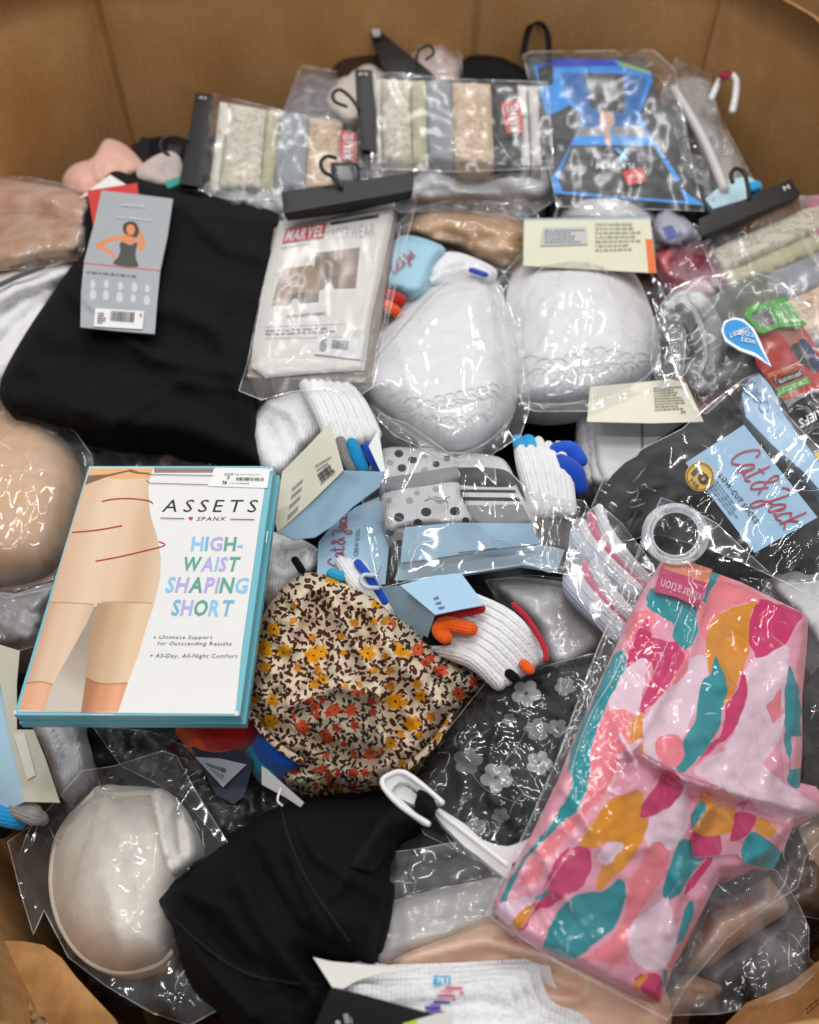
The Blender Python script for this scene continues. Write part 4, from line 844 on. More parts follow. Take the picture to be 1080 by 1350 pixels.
sheet('grey_brief', [(898, 480), (922, 455), (960, 435), (1010, 450), (1015, 480), (985, 500), (955, 515), (935, 525), (912, 518), (902, 500)], hf, M('#84868a', 'knit'), t, thick=.05)
hf = hfun(.034, rim=(9, .01), nz=[(.004, 20, 20, 0, 8, 'f')])
sheet('waistband', [(882, 404), (890, 388), (910, 383), (932, 392), (948, 415), (957, 445), (955, 470), (940, 492), (922, 492), (930, 470), (928, 440), (915, 412)], hf, M('#8b8e8e', 'knit'), t, thick=.02)
tube('waistband_edge', [(880, 402, .03), (898, 396, .034), (915, 410, .036), (927, 440, .036), (930, 470, .034), (922, 492, .03)], .0022, M('#a6a8a8', 'knit'), t)
sheet('maroon_edge', [(893, 492), (930, 520), (975, 498), (1000, 490), (1000, 505), (960, 520), (925, 545), (905, 560)], hfun(-.0), M('#8a3a34', 'card'), t, s=False, thick=.01)
g = lambda p: RG(p, 860, 370, 3.65)
hfk = hfun([(985, 410, .044), (1046, 395, .036), (1090, 520, .02), (1000, 490, .03)], nz=[(.003, 50, 50, 0, 5, 'f')])
RC = M('#b52a22', 'gloss'); GC = M('#43a52f', 'gloss')
sheet('red_card', g([(520, 250), (560, 205), (620, 215), (700, 185), (760, 270), (810, 350), (860, 350), (860, 900), (810, 870), (770, 830), (690, 690), (640, 590), (560, 480), (500, 400), (480, 300)]), hfk, RC, t, s=False, res=5, thick=.003,
      patches=[(g([(600, 590), (860, 500), (860, 530), (655, 612)]), M('#7d7d7f', 'print')), (g([(655, 612), (860, 530), (860, 880), (800, 855), (765, 830), (690, 690)]), M('#141416', 'gloss')),
               (g([(775, 830), (860, 800), (860, 890), (800, 890)]), M('#e6d21c', 'print')),
               (g([(590, 240), (660, 215), (700, 290), (690, 320), (660, 310), (620, 260)]), M('#a8705a', 'print')), (g([(690, 210), (740, 280), (710, 300), (670, 225)]), M('#a8705a', 'print')),
               (g([(665, 320), (705, 300), (760, 370), (800, 440), (775, 440), (720, 400), (670, 345)]), M('#26242a', 'print')), (g([(705, 300), (745, 288), (820, 400), (820, 450), (775, 400)]), M('#232b5c', 'print')),
               (g([(575, 478), (720, 425), (728, 462), (600, 508)]), M('#1a1a1a', 'print')), (g([(590, 520), (745, 460), (765, 490), (620, 560)]), GC)])
txt('COMFORTSOFT', g([(750, 492), (612, 548), (602, 522), (742, 470)]), hfk, M('#d9e8c8', 'print'), t, .001, .02, name='printed_lettering')
txt('NOW EVEN SOFTER', g([(718, 455), (612, 495), (605, 478), (712, 438)]), hfk, WHP, t, .001, .02)
txt('COMFORT FLEX WAISTBAND', g([(692, 418), (560, 470), (552, 448), (684, 398)]), hfk, M('#e7b07c', 'print'), t, .001, .02)
txt('BRIEFS', g([(850, 640), (715, 712), (702, 668), (838, 600)]), hfk, WHP, t, .001, .03)
microtext(g([(705, 770), (725, 760), (735, 790), (712, 800)]), hfk, WHP, t, 2, 5)
hfg = hfun([(985, 410, .046), (1046, 395, .04), (1075, 480, .028)])
def ring_poly(o, i): return o+[o[0]]+[i[0]]+i[::-1]
for pl in ([(450, 140), (470, 120), (560, 100), (575, 125), (480, 155), (475, 170), (530, 225), (600, 205), (612, 222), (535, 255), (510, 245), (455, 175)], [(560, 100), (640, 82), (665, 110), (745, 210), (700, 220), (612, 222), (600, 205), (560, 125)]):
    sheet('green_handle', g(pl), hfg, GC, t, s=False, res=4, thick=.002)
txt('BETTER FIT', g([(735, 195), (640, 200), (590, 118), (650, 100)]), lambda X, Y: hfg(X, Y), M('#cfe6c3', 'print'), t, .001)
sheet('grey_brief', g([(480, 160), (560, 140), (600, 200), (535, 225)]), hfun(.034), M('#8f9194', 'knit'), t, thick=.01)
hfd = hfun(.05)
sheet('drop_sticker', g([(575, 414), (500, 365), (420, 335), (350, 290), (332, 240), (345, 195), (395, 175), (440, 185), (490, 230), (520, 290), (545, 350)]), hfd, M('#e9f2f6', 'gloss'), t, s=False, res=4, thick=.0015,
      patches=[(g([(562, 400), (500, 350), (425, 322), (362, 280), (345, 240), (356, 203), (395, 188), (436, 198), (480, 238), (508, 295), (535, 350)]), M('#2a92d6', 'gloss'))])
for s_, qd in (('WICKS', [(500, 305), (425, 290), (430, 268), (497, 285)]), ('COOL', [(495, 272), (405, 260), (408, 240), (480, 250)]), ('COMFORT', [(470, 240), (375, 275), (370, 250), (455, 222)])):
    txt(s_, g(qd), hfd, WHP, t, .001, .02)
film(g([(40, 120), (100, 40), (240, -20), (480, -40), (600, -10), (680, 60), (860, 200), (860, 900), (760, 860), (640, 640), (520, 500), (420, 500), (260, 640), (200, 620), (110, 420)]), lambda X, Y: hfun([(890, 400, .04), (985, 375, .05), (1060, 420, .046), (1090, 590, .028), (930, 520, .03)])(X, Y), FILM4, t, seed=181, amp=.005, streak=.5, ang=.9, dens=1.4)
# ---- small doodle pack behind the black sock bag
t = thing('doodle_pack', 'light blue pack with blue drawn rings between the black sock bag and red card', 'clothing pack', 1020, 560, .0)
hf = hfun([(985, 510, .03), (1080, 600, .03), (1000, 580, .03)], nz=[(.003, 30, 30, 0, 3, 'f')])
sheet('card', [(978, 520), (988, 499), (1002, 493), (1018, 508), (1036, 545), (1060, 580), (1095, 628), (1095, 662), (1060, 622), (1020, 588), (984, 550)], hf, M('#a9cbe8', 'gloss'), t, s=False, thick=.012,
      patches=[([(1002, 493), (1008, 497), (1022, 512), (1040, 546), (1066, 580), (1095, 620), (1095, 628), (1060, 582), (1036, 550), (1018, 512)], M('#2b3568', 'print'))])
ribbons([[(990+r*math.cos(a)+k*9, 512+r*math.sin(a)+k*12) for a in np.linspace(.3*k, 5.6, 10)] for k, r in ((0, 6), (0, 9), (1, 6), (1, 3), (2, 7))], hf, M('#3c69ab', 'print'), t, 1.1)
t = thing('grey_garment', 'grey satin garment at the right edge beside the boxer card', 'garment', 1070, 420, -.02)
sheet('fabric', [(1040, 440), (1060, 425), (1095, 420), (1095, 480), (1060, 470)], hfun(-.01, rim=(12, .012)), M('#595b60', 'satin'), t, thick=.03)
# ================================================================ bag of black socks
t = thing('sock_bag', 'clear bag of black low-cut socks with blue card and yellow round badge', 'socks', 950, 640, .0)
hfs = hfun([(800, 650, .01), (960, 550, .018), (1080, 700, .02), (930, 640, .03)], rim=(30, .025), folds=[((840, 600), (880, 640), (900, 690), 9, -.008), ((930, 545), (960, 590), 9, -.008), ((1000, 545), (1040, 620), 8, .006)], nz=[(.007, 40, 40, 0, 191, 'f'), (.009, 26, 70, -.5, 192, 'r')])
sheet('black_socks', [(788, 668), (796, 640), (830, 605), (870, 578), (915, 552), (965, 536), (1000, 540), (1030, 570), (1060, 620), (1100, 650), (1100, 750), (1040, 745), (980, 722), (930, 708), (870, 695), (820, 705), (795, 690)], hfs, M('#131417', 'knit'), t, thick=.06)
hfl = hfun([(980, 560, .044), (1078, 682, .042), (995, 728, .044), (904, 610, .044)], nz=[(.004, 70, 70, 0, 4, 'f')])
LQ = [(981, 560), (1078, 682), (995, 729), (904, 610)]
sheet('card', LQ, hfl, M('#9ec3e0', 'card'), t, s=False, res=5, thick=.002)
script_text('Cat & Jack', list(zip(*bil(LQ, [.18, .95, .95, .18], [.07, .07, .62, .62]))), hfl, M('#b0213c', 'print'), t, 2.3, .001)
txt('LOW-CUT SOCKS', list(zip(*bil(LQ, [.26, .78, .78, .26], [.66, .66, .735, .735]))), hfl, INK, t, .001, .02, gap=.14)
microtext(list(zip(*bil(LQ, [.26, .7, .7, .26], [.78, .78, .95, .95]))), hfl, M('#5f7f9d', 'print'), t, 4, 4)
hfb = hfun(.049)
bc = [(923+19*math.cos(a), 628+19.5*math.sin(a)) for a in np.linspace(0, 2*math.pi, 33)[:-1]]
sheet('round_badge', bc, hfb, M('#e0ae35', 'print'), t, s=False, res=4, thick=.001)
ribbons([[(923+17*math.cos(a), 628+17.5*math.sin(a)) for a in np.linspace(0, 2*math.pi, 30)]], hfb, INK, t, 1., .001)
txt('10', [(920, 613), (938, 631), (929, 641), (911, 624)], hfb, INK, t, .001, .04)
txt('PAIR', [(913, 630), (923, 641), (919, 645), (909, 634)], hfb, INK, t, .001, .01)
film([(780, 668), (800, 622), (850, 590), (900, 565), (940, 530), (980, 500), (1000, 492), (1015, 520), (1050, 560), (1100, 610), (1100, 765), (1040, 770), (980, 742), (930, 722), (870, 705), (810, 715)], lambda X, Y: np.maximum(hfs(X, Y), hfl(X, Y)-.002*0)*.0+hfun([(790, 660, .014), (960, 510, .034), (940, 640, .053), (1080, 700, .048), (1000, 740, .04)])(X, Y), FILM, t, seed=195, amp=.007, streak=2.2, ang=.7, clear=.002)
# ---- clear bag with ring hanger
t = thing('white_garment', 'white cotton garment at the right edge under the sock bag', 'garment', 1060, 760, -.01)
sheet('fabric', [(1010, 770), (1040, 742), (1095, 735), (1095, 860), (1062, 830), (1040, 800)], hfun(-.005, rim=(14, .02), nz=[(.008, 20, 20, 0, 3, 'f')]), WHC, t, thick=.04, patches=[([(1060, 740), (1095, 730), (1095, 748), (1070, 750)], M('#2f55c4', 'cloth'))])
# ================================================================ sleeves of white socks
t = thing('sock_pack', 'white socks in a cream and blue sleeve with grey, cyan and blue toes', 'socks', 420, 600, .0)
hf = hfun([(340, 590, .012), (400, 490, .01), (470, 560, .02)], rim=(24, .03), folds=[((355, 530), (385, 545), (400, 580), 6, .008), ((350, 560), (370, 600), 6, -.007)], nz=[(.008, 30, 30, 0, 201, 'f')])
sheet('sock_cuffs', [(328, 580), (332, 550), (350, 522), (375, 500), (400, 484), (420, 490), (432, 520), (440, 560), (400, 600), (373, 630), (348, 628), (334, 604)], hf, WH, t, thick=.06)
for i in range(6):
    a = (392+11*i, 492+2*i); b = (440+11*i, 580-3*i)
    tube('sock', [(a[0], a[1], .012), ((a[0]+b[0])/2+3, (a[1]+b[1])/2, .026), (b[0], b[1]+8, .022)], [.009, .0105, .009], WH, t, flat=1.2)
tube('cyan_stripe', [(428, 493, .02), (437, 499, .02)], .003, M('#38aadd', 'knit'), t)
hf = hfun([(436, 556, .05), (453, 620, .055), (366, 700, .03)], nz=[(.002, 50, 50, 0, 4, 'f')])
sheet('sleeve_face', [(436, 556), (453, 620), (410, 662), (366, 702), (363, 690), (372, 622), (404, 590)], hf, M('#d3d0bd', 'card'), t, s=False, res=6, thick=.001, shrink=0)
microtext([(415, 612), (436, 600), (444, 622), (424, 640)], hf, GREYINK, t, 5, 2); barcode([(418, 626), (434, 612), (440, 622), (424, 636)], hf, INK, t, 9, 3)
txt('M', [(437, 620), (440, 618), (441, 623), (438, 625)], hf, INK, t); microtext([(386, 640), (400, 628), (396, 672), (378, 690)], hf, GREYINK, t, 4, 6)
hf = hfun([(453, 620, .054), (508, 621, .054), (366, 701, .03), (440, 695, .024)], folds=[((460, 640), (430, 700), 12, -.002)])
sheet('sleeve_side', [(453, 620), (508, 622), (500, 642), (465, 668), (440, 692), (415, 708), (388, 711), (366, 702), (410, 662)], hf, LBLUE, t, s=False, res=6, thick=.001, shrink=0)
sheet('sleeve_flap', [(499, 566), (508, 621), (502, 622), (486, 588)], hfun(.05), M('#dcdfdc', 'card'), t, s=False, res=5, thick=.001, shrink=0)
for nm, c_, pts in (('grey_toe', '#8d8b8b', [(449, 582), (453, 600), (463, 616)]), ('cyan_toe', '#1a9bd7', [(464, 584), (471, 600), (478, 616)]), ('blue_toe', '#1f55c8', [(485, 590), (492, 602), (499, 614)])):
    tube(nm, [(x, y, .046-.006*k) for k, (x, y) in enumerate(pts)], [.007, .009, .008], M(c_, 'knit'), t)
# ---- second card and socks below it
t = thing('sock_card', 'light blue sock card with red script lettering, read sideways, behind the floral dress', 'socks', 455, 710, -.01)
hf = hfun(-.002); sheet('card', [(418, 757), (420, 715), (440, 690), (470, 668), (500, 655), (515, 700), (508, 770), (470, 775)], hf, LBLUE, t, s=False, thick=.003)
script_text('Cat & Jack', [(432, 748), (442, 682), (466, 676), (460, 745)], hf, M('#a8324e', 'print'), t, 1.5, .001)
txt('CREW SOCKS', [(466, 733), (470, 698), (475, 697), (472, 733)], hf, INK, t, .001)
for i in range(4): tube('sock', [(450+9*i, 742+2*i, .004), (468+9*i, 768+3*i, .01), (500+7*i, 800+2*i, .006)], .0085, WH, t)
tube('blue_toe', [(472, 742, .014), (486, 760, .016), (508, 792, .012)], .005, M('#1c4fc4', 'knit'), t, flat=.6)
tube('cyan_toe', [(438, 756, .01), (450, 760, .01)], .007, M('#2ba3cf', 'knit'), t)
hang_hook([(498, 775, .02), (484, 774, .022), (476, 766, .022), (480, 758, .022), (494, 758, .022), (500, 748, .02)], .0018, M('#b9c6cf', 'plastic'), t)
t = thing('white_socks', 'bunched white socks with a black heel between teal box and floral dress', 'socks', 385, 740, -.02)
hf = hfun(-.006, rim=(18, .025), folds=[((380, 712), (375, 750), 5, -.008), ((400, 715), (405, 750), 5, .008)], nz=[(.01, 24, 24, 0, 211, 'f')])
sheet('fabric', [(350, 705), (370, 703), (400, 712), (422, 728), (420, 750), (402, 765), (380, 785), (352, 792), (345, 750)], hf, WH, t, thick=.05)
tube('black_heel', [(389, 738, .012), (398, 752, .012)], .006, BLKC, t)
# ---- polka dot and stripe sock pack
t = thing('sock_pack', 'bagged polka dot and grey striped socks on a blue card, centre', 'socks', 610, 670, .0)
g = lambda p: RG(p, 320, 460, 2.4545)
GRK = M('#8f9092', 'knit'); BKK = M('#232326', 'knit'); WKK = M('#d6d6d8', 'knit')
def dots(c): return [([(x+r*math.cos(a), y+r*.85*math.sin(a)) for a in np.linspace(0, 6.283, 11)[:-1]], BKK if d else M('#a3a3a6', 'knit')) for x, y, r, d in c]
hf = hfun([(520, 600, .004), (600, 600, .006), (550, 650, .02)], rim=(10, .012))
sheet('dotted_sock', [(503, 600), (512, 590), (545, 590), (585, 592), (602, 606), (606, 634), (508, 650)], hf, WKK, t, res=4, thick=.03, patches=dots([(526, 598, 6, 1), (544, 606, 6, 1), (561, 600, 5, 0), (530, 617, 6, 1), (575, 612, 5, 1), (560, 620, 5, 0), (590, 604, 5, 1), (514, 610, 5, 0)])+[([(506, 630), (604, 614), (606, 634), (508, 650)], GRK)])
hf = hfun([(520, 650, .02), (610, 640, .02), (560, 690, .026)], rim=(12, .012), nz=[(.003, 30, 30, 0, 8, 'f')])
sheet('dotted_sock', [(505, 652), (530, 640), (600, 634), (608, 655), (621, 690), (560, 692), (530, 697), (515, 700), (506, 680)], hf, WKK, t, res=4, thick=.03,
      patches=dots([(562, 675, 7, 1), (526, 682, 7, 1), (600, 674, 7, 1), (551, 689, 6, 1), (512, 660, 5, 0), (540, 660, 5, 0), (580, 660, 6, 0), (575, 645, 5, 0), (614, 686, 5, 1), (550, 650, 4, 0)]))
hf = hfun([(505, 690, .012), (530, 730, .014), (520, 700, .018)], rim=(8, .01))
sheet('dotted_sock', [(503, 690), (515, 690), (536, 700), (538, 728), (522, 726), (510, 715)], hf, GRK, t, res=4, thick=.03, patches=dots([(514, 702, 6, 1), (526, 716, 5, 1)]))
hf = hfun([(600, 610, .01), (670, 615, .01), (690, 690, .024), (620, 690, .026)], rim=(10, .012))
sheet('striped_sock', [(597, 612), (612, 600), (655, 602), (672, 616), (684, 645), (702, 690), (628, 694), (612, 660)], hf, WKK, t, res=4, thick=.04,
      patches=[([(597, 617), (600, 616), (664, 619), (677, 641), (602, 638)], M('#3b3b3f', 'knit')), ([(604, 645), (679, 646), (681, 650), (606, 649)], BKK), ([(609, 655), (684, 656), (686, 661), (611, 660)], BKK), ([(613, 666), (689, 665), (702, 690), (628, 694)], GRK)])
tube('bow', [(561, 660, .03), (575, 655, .034), (590, 662, .03)], .0016, WKK, t); tube('bow', [(566, 655, .032), (578, 660, .035), (592, 655, .032)], .0014, WKK, t)
hfp = hfun([(534, 694, .034), (700, 690, .034), (712, 718, .022), (528, 742, .022)], nz=[(.002, 60, 60, 0, 3, 'f')])
sheet('card', [(534, 695), (600, 689), (701, 690), (706, 702), (712, 717), (650, 724), (560, 738), (528, 742), (530, 720)], hfp, LBLUE, t, s=False, res=5, thick=.002, patches=[([(604, 728), (655, 722), (655, 724), (605, 730)], M('#4d5b66', 'print'))])
sheet('card_underside', [(528, 742), (560, 738), (650, 724), (712, 717), (745, 725), (735, 752), (690, 745), (560, 765), (520, 765)], hfun(.004), M('#a7bfce', 'card'), t, s=False, res=8, thick=.003)
film([(500, 545), (540, 560), (590, 596), (650, 600), (690, 640), (730, 668), (772, 700), (762, 735), (725, 755), (690, 742), (640, 752), (560, 762), (500, 775), (492, 740), (478, 660), (492, 600)], lambda X, Y: hfun([(500, 600, .014), (680, 600, .016), (600, 680, .038), (620, 740, .026), (490, 740, .02), (760, 720, .01)])(X, Y), FILM, t, seed=221, amp=.006, streak=1.6, ang=.2)
t = thing('plastic_bag', 'empty crinkled corner of a clear bag beside the pink and white bundle', 'bag', 740, 740, .01)
film([(690, 640), (730, 655), (770, 660), (790, 690), (775, 730), (760, 760), (720, 752), (690, 740), (700, 690)], hfun(.012), FILM2, t, seed=226, amp=.009, name='film')
# ---- blue toe socks right of centre
t = thing('white_socks', 'upright white sock bundle with cyan tips and royal blue toes', 'socks', 720, 620, -.01)
for i in range(5):
    tube('sock', [(684+13*i, 584+(i > 2)*6, .0), (692+13*i, 620, .012), (708+11*i, 674, .006)], [.008, .0105, .009], WH, t, flat=1.3)
    if i < 2: tube('cyan_tip', [(683+14*i, 579, .003), (686+14*i, 590, .008)], .0095, M('#1ea5dc', 'knit'), t)
tube('blue_toe', [(735, 592, .012), (752, 592, .014), (764, 606, .012)], [.011, .012, .011], M('#1d55cc', 'knit'), t)
tube('blue_toe', [(740, 608, .014), (756, 622, .016), (764, 640, .01)], [.012, .014, .012], M('#1648bd', 'knit'), t)
# ---- orange toe sock sleeve
t = thing('sock_pack', 'white socks fanning out of a light blue sleeve, orange toe at its mouth', 'socks', 620, 820, .0)
g = lambda p: RG(p, 320, 740, 2.7)
hf = hfun([(505, 770, .018), (574, 812, .045), (561, 848, .02), (550, 770, .04)])
sheet('sleeve_side', g([(490, 92), (620, 80), (685, 190), (652, 290), (640, 280), (550, 195)]), hf, M('#8fadc2', 'card'), t, s=False, res=6, thick=.001, shrink=0)
hf = hfun([(550, 770, .04), (605, 758, .04), (638, 797, .045), (574, 810, .048)], nz=[(.002, 40, 40, 0, 3, 'f')])
sheet('sleeve_face', g([(560, 85), (690, 50), (780, 45), (862, 155), (770, 172), (685, 190)]), hf, LBLUE, t, s=False, res=6, thick=.001, shrink=0)
microtext(g([(675, 125), (700, 115), (725, 170), (700, 175)]), hf, M('#4e6d85', 'print'), t, 3, 4)
sheet('sleeve_base', g([(640, 285), (655, 290), (740, 330), (790, 345), (770, 352), (700, 345), (640, 310)]), hfun(.004), M('#dedfdb', 'card'), t, s=False, res=6, thick=.001, shrink=0)
tube('red_toe', [(x, y, .036) for x, y in g([(690, 190), (770, 180), (845, 168)])], [.006, .007, .006], M('#b8182a', 'knit'), t)
tube('orange_toe', [(x, y, .036) for x, y in g([(810, 240), (760, 228), (715, 222), (705, 250), (720, 270)])], [.008, .009, .009, .009, .008], M('#ee5e10', 'knit'), t)
tube('black_toe', [(x, y, .022) for x, y in g([(665, 275), (700, 280), (728, 285)])], .008, BLKC, t)
n = 8
for i in range(n):
    a = (800+(690-800)*i/(n-1), 120+(300-120)*i/(n-1)+10); b = (1062-(150*(i/(n-1))**1.2), 325+110*i/(n-1)); a = g([a])[0]; b = g([b])[0]
    mx, my = (a[0]+b[0])/2+6, (a[1]+b[1])/2-8
    tube('sock', [(a[0], a[1], .016), (mx, my, .028-.001*i), (b[0], b[1], .014)], [.008, .0092, .008], WH, t, flat=1.25)
tube('red_edge', [(x, y, .03) for x, y in g([(965, 155), (1010, 200), (1050, 260), (1078, 320), (1078, 350)])], .0038, M('#c01a35', 'knit'), t)
tube('orange_toe', [(x, y, .024) for x, y in g([(1003, 368), (1020, 385)])], .006, M('#ee5e10', 'knit'), t)
tube('black_toe', [(x, y, .02) for x, y in g([(950, 400), (968, 415)])], .006, BLKC, t)
t = thing('white_garment', 'white fabric in a clear bag right of the fanned sock sleeve', 'garment', 735, 810, -.01)
hf = hfun(-.008, rim=(24, .025), nz=[(.006, 40, 40, 0, 231, 'f')])
sheet('fabric', [(650, 775), (670, 762), (720, 764), (770, 775), (800, 800), (800, 850), (760, 880), (725, 880), (700, 830)], hf, M('#bdbabd', 'satin'), t, thick=.05)
film([(640, 765), (700, 758), (770, 765), (820, 790), (815, 860), (760, 895), (720, 890)], hf, FILM2, t, seed=233, amp=.007)
# ---- pink and white bundle
t = thing('pink_white_bundle', 'white briefs with pink edging, bagged, left of the abstract print leggings', 'clothing pack', 795, 740, .0)
PKT = M('#cf4a72', 'knit')
for k, (dx, dy) in enumerate(((0, 0), (-9, 60))):
    for j in range(4):
        mt = PKT if j == 1 else M('#d7d3d8' if j != 3 else '#b9c3d2', 'knit')
        o = 11*j
        tube('pink_edge' if j == 1 else 'folded_brief', [(790+dx-o*1.0, 672+dy+o*.9, .012-.002*j), (800+dx-o*1.1, 705+dy+o*.5, .02-.002*j), (828+dx-o*.9, 742+dy+o*.4, .02-.002*j), (856+dx-o*.7, 770+dy+o*.4, .012)], [.006, .0085, .0085, .007] if j != 1 else .0055, mt, t, flat=1.4)
film([(756, 690), (790, 664), (820, 690), (862, 745), (880, 800), (850, 850), (800, 840), (765, 790), (745, 745)], hfun(.032), FILM2, t, seed=241, amp=.008)
# ================================================================ left column
t = thing('nude_bra', 'large nude bra cup in a clear bag at the left edge beside the teal box', 'bra', 30, 650, .0)
hf = hfun([(-20, 600, .02), (100, 600, .02), (40, 760, .02)], rim=(90, .06), nz=[(.002, 60, 60, 0, 3, 'f')])
sheet('cup', [(-90, 560), (-40, 540), (0, 538), (45, 544), (80, 566), (104, 602), (112, 645), (104, 690), (88, 735), (60, 764), (0, 778), (-60, 775), (-100, 700)], hf, NUDE, t, thick=.04)
tube('hem', [(-30, 779, .002), (0, 777, .002), (35, 772, .002), (62, 762, .002), (88, 735, .002)], .004, NUDE, t, hf=hf)
film([(-60, 530), (20, 530), (60, 542), (100, 570), (122, 602), (122, 650), (105, 700), (96, 740), (70, 775), (0, 790), (-60, 785)], hf, FILM, t, seed=251, amp=.005, clear=.004, streak=2.6, ang=.1)
t = thing('bagged_garment', 'grey garment in very crinkled silver looking clear bag below the nude cup', 'bag', 25, 810, -.01)
hf = hfun(-.002, rim=(22, .02), nz=[(.01, 20, 20, 0, 253, 'f')])
sheet('fabric', [(-30, 780), (30, 782), (70, 770), (62, 810), (50, 840), (26, 852), (-30, 845)], hf, M('#8b878b', 'satin'), t, thick=.04)
film([(-30, 778), (20, 784), (78, 765), (72, 800), (55, 850), (25, 858), (-30, 850)], hf, FILM2, t, seed=254, amp=.012, res=4)
# dark bagged things in the gap under the black camisole
t = thing('bagged_garment', 'black lace garment in clear bag in the gap under the black camisole', 'garment', 150, 590, -.03)
hf = hfun(-.03, rim=(20, .02), nz=[(.01, 30, 20, 0, 261, 'f')])
sheet('fabric', [(90, 575), (130, 562), (210, 570), (290, 590), (350, 605), (345, 640), (200, 650), (110, 630)], hf, M('#1d1a1d', 'satin'), t, thick=.04, patches=[([(210, 605), (250, 596), (300, 600), (310, 620), (240, 625)], M('#6b4742', 'satin')), ([(95, 575), (130, 570), (130, 590), (100, 592)], M('#4a1c1c', 'satin'))])
film([(80, 570), (130, 560), (215, 574), (350, 600), (350, 645), (110, 650)], hf, FILM, t, seed=262, amp=.01)
# ---- sleeve at the left edge
t = thing('sock_pack', 'light blue and cream sock sleeve cut off by the left edge, cyan toe below', 'socks', 30, 960, .0)
hf = hfun([(0, 860, .006), (79, 1057, .01), (0, 1070, .004), (32, 1057, .014)])
sheet('sleeve_face', [(-50, 860), (0, 900), (16, 985), (32, 1057), (0, 1073), (-50, 1090)], hf, M('#acd2e8', 'card'), t, s=False, res=6, thick=.001, shrink=0)
hf = hfun([(0, 850, .012), (20, 860, .008), (32, 1057, .014), (79, 1057, .006)])
sheet('sleeve_side', [(-50, 820), (0, 850), (26, 858), (22, 900), (22, 962), (44, 962), (60, 1000), (79, 1058), (32, 1057), (16, 985), (0, 900), (-50, 860)], hf, M('#bdb9a6', 'card'), t, s=False, res=6, thick=.001, shrink=0)
decal('care_label', [(18, 968), (32, 965), (47, 1022), (36, 1028)], hf, M('#cfcdc0', 'print'), t, .001); microtext([(20, 970), (31, 968), (45, 1018), (36, 1024)], hf, GREYINK, t, 6, 3)
tube('cyan_toe', [(-10, 1072, .004), (14, 1078, .006), (24, 1082, .0)], .010, M('#1d8fd0', 'knit'), t); tube('grey_toe', [(24, 1066, .006), (44, 1074, .006), (52, 1078, .0)], .010, M('#93908f', 'knit'), t)
tube('black_toe', [(-10, 1092, -.01), (4, 1094, -.01)], .010, BLKC, t)
t = thing('white_sock', 'fuzzy white sock drooping below the left corner of the teal box', 'socks', 85, 990, -.01)
hf = hfun([(60, 940, -.0), (110, 960, .0), (90, 1040, -.006)], rim=(20, .022), folds=[((62, 930), (88, 985), (80, 1010), 7, -.01), ((108, 955), (116, 1010), 5, -.006)], nz=[(.004, 20, 20, 0, 271, 'f')])
sheet('fabric', [(40, 920), (110, 920), (112, 960), (122, 1000), (118, 1018), (95, 1040), (78, 1048), (68, 1020), (58, 990), (44, 962)], hf, M('#c9c9cd', 'knit'), t, thick=.04)
# ================================================================ the teal shapewear box
t = thing('shapewear_box', 'white and teal flat hosiery box picturing nude shaping shorts, lying at the left', 'box', 165, 800, .0)
_zc = {}
def plane_z(x, y):   # the tilted top face, absolute heights
    return .0
T3 = tps([(116, 615, .075), (358, 616, .075), (313, 943, .052), (18, 942, .052)][:3])
_s = np.linalg.lstsq(np.c_[P([116, 358, 313, 18], [615, 616, 943, 942], [.075, .075, .052, .052])[:, :2], np.ones(4)], np.array([.075, .075, .052, .052]), rcond=None)[0]
def hbox(X, Y):      # solve the ray against the plane z = s0 x + s1 y + s2
    X = np.asarray(X, float); Y = np.asarray(Y, float); xv = (X-540)/F; yv = (Y-675)/F
    dx, dy, dz = xv, CT-yv*ST, -(ST+yv*CT); tt = (_s[0]*0+_s[1]*0+_s[2]-HC)/(dz-_s[0]*dx-_s[1]*dy)
    return HC+tt*dz
TEAL = M('#74bac7', 'gloss'); TEALD = M('#62acba', 'gloss'); COV = M('#e6e4e1', 'gloss')
def slab(name, quad, z0, z1, mat, parent):
    px = np.array(quad, float); top = P(px[:, 0], px[:, 1], hbox(px[:, 0], px[:, 1])); n = len(px); nn = np.array([-_s[0], -_s[1], 1.]); nn /= np.linalg.norm(nn)
    a = top+nn*z0; b = top+nn*z1
    return mk(name, np.vstack([a, b]), [list(range(n))[::-1], list(range(n, 2*n))[::1]]+[[i, n+i, n+(i+1) % n, (i+1) % n] for i in range(n)], mat, parent, None, None, False)
slab('tray', [(114, 617), (366, 615), (320, 946), (16, 945)], -.017, -.0105, TEALD, t)
slab('lid', [(117, 614), (361, 614), (316, 943.5), (18, 942.5)], -.0105, -.0004, TEAL, t)
g = lambda p: RG(p, 0, 560, 2.842)
SH1 = M('#d0ad88', 'print'); SH2 = M('#c9a57d', 'print'); SH3 = M('#d6b698', 'print'); SHD = M('#ad8a67', 'print'); SKN = M('#d28a5d', 'print'); SKL = M('#dda27f', 'print'); GAP = M('#b3a698', 'print'); WAL = M('#e2ab75', 'print')
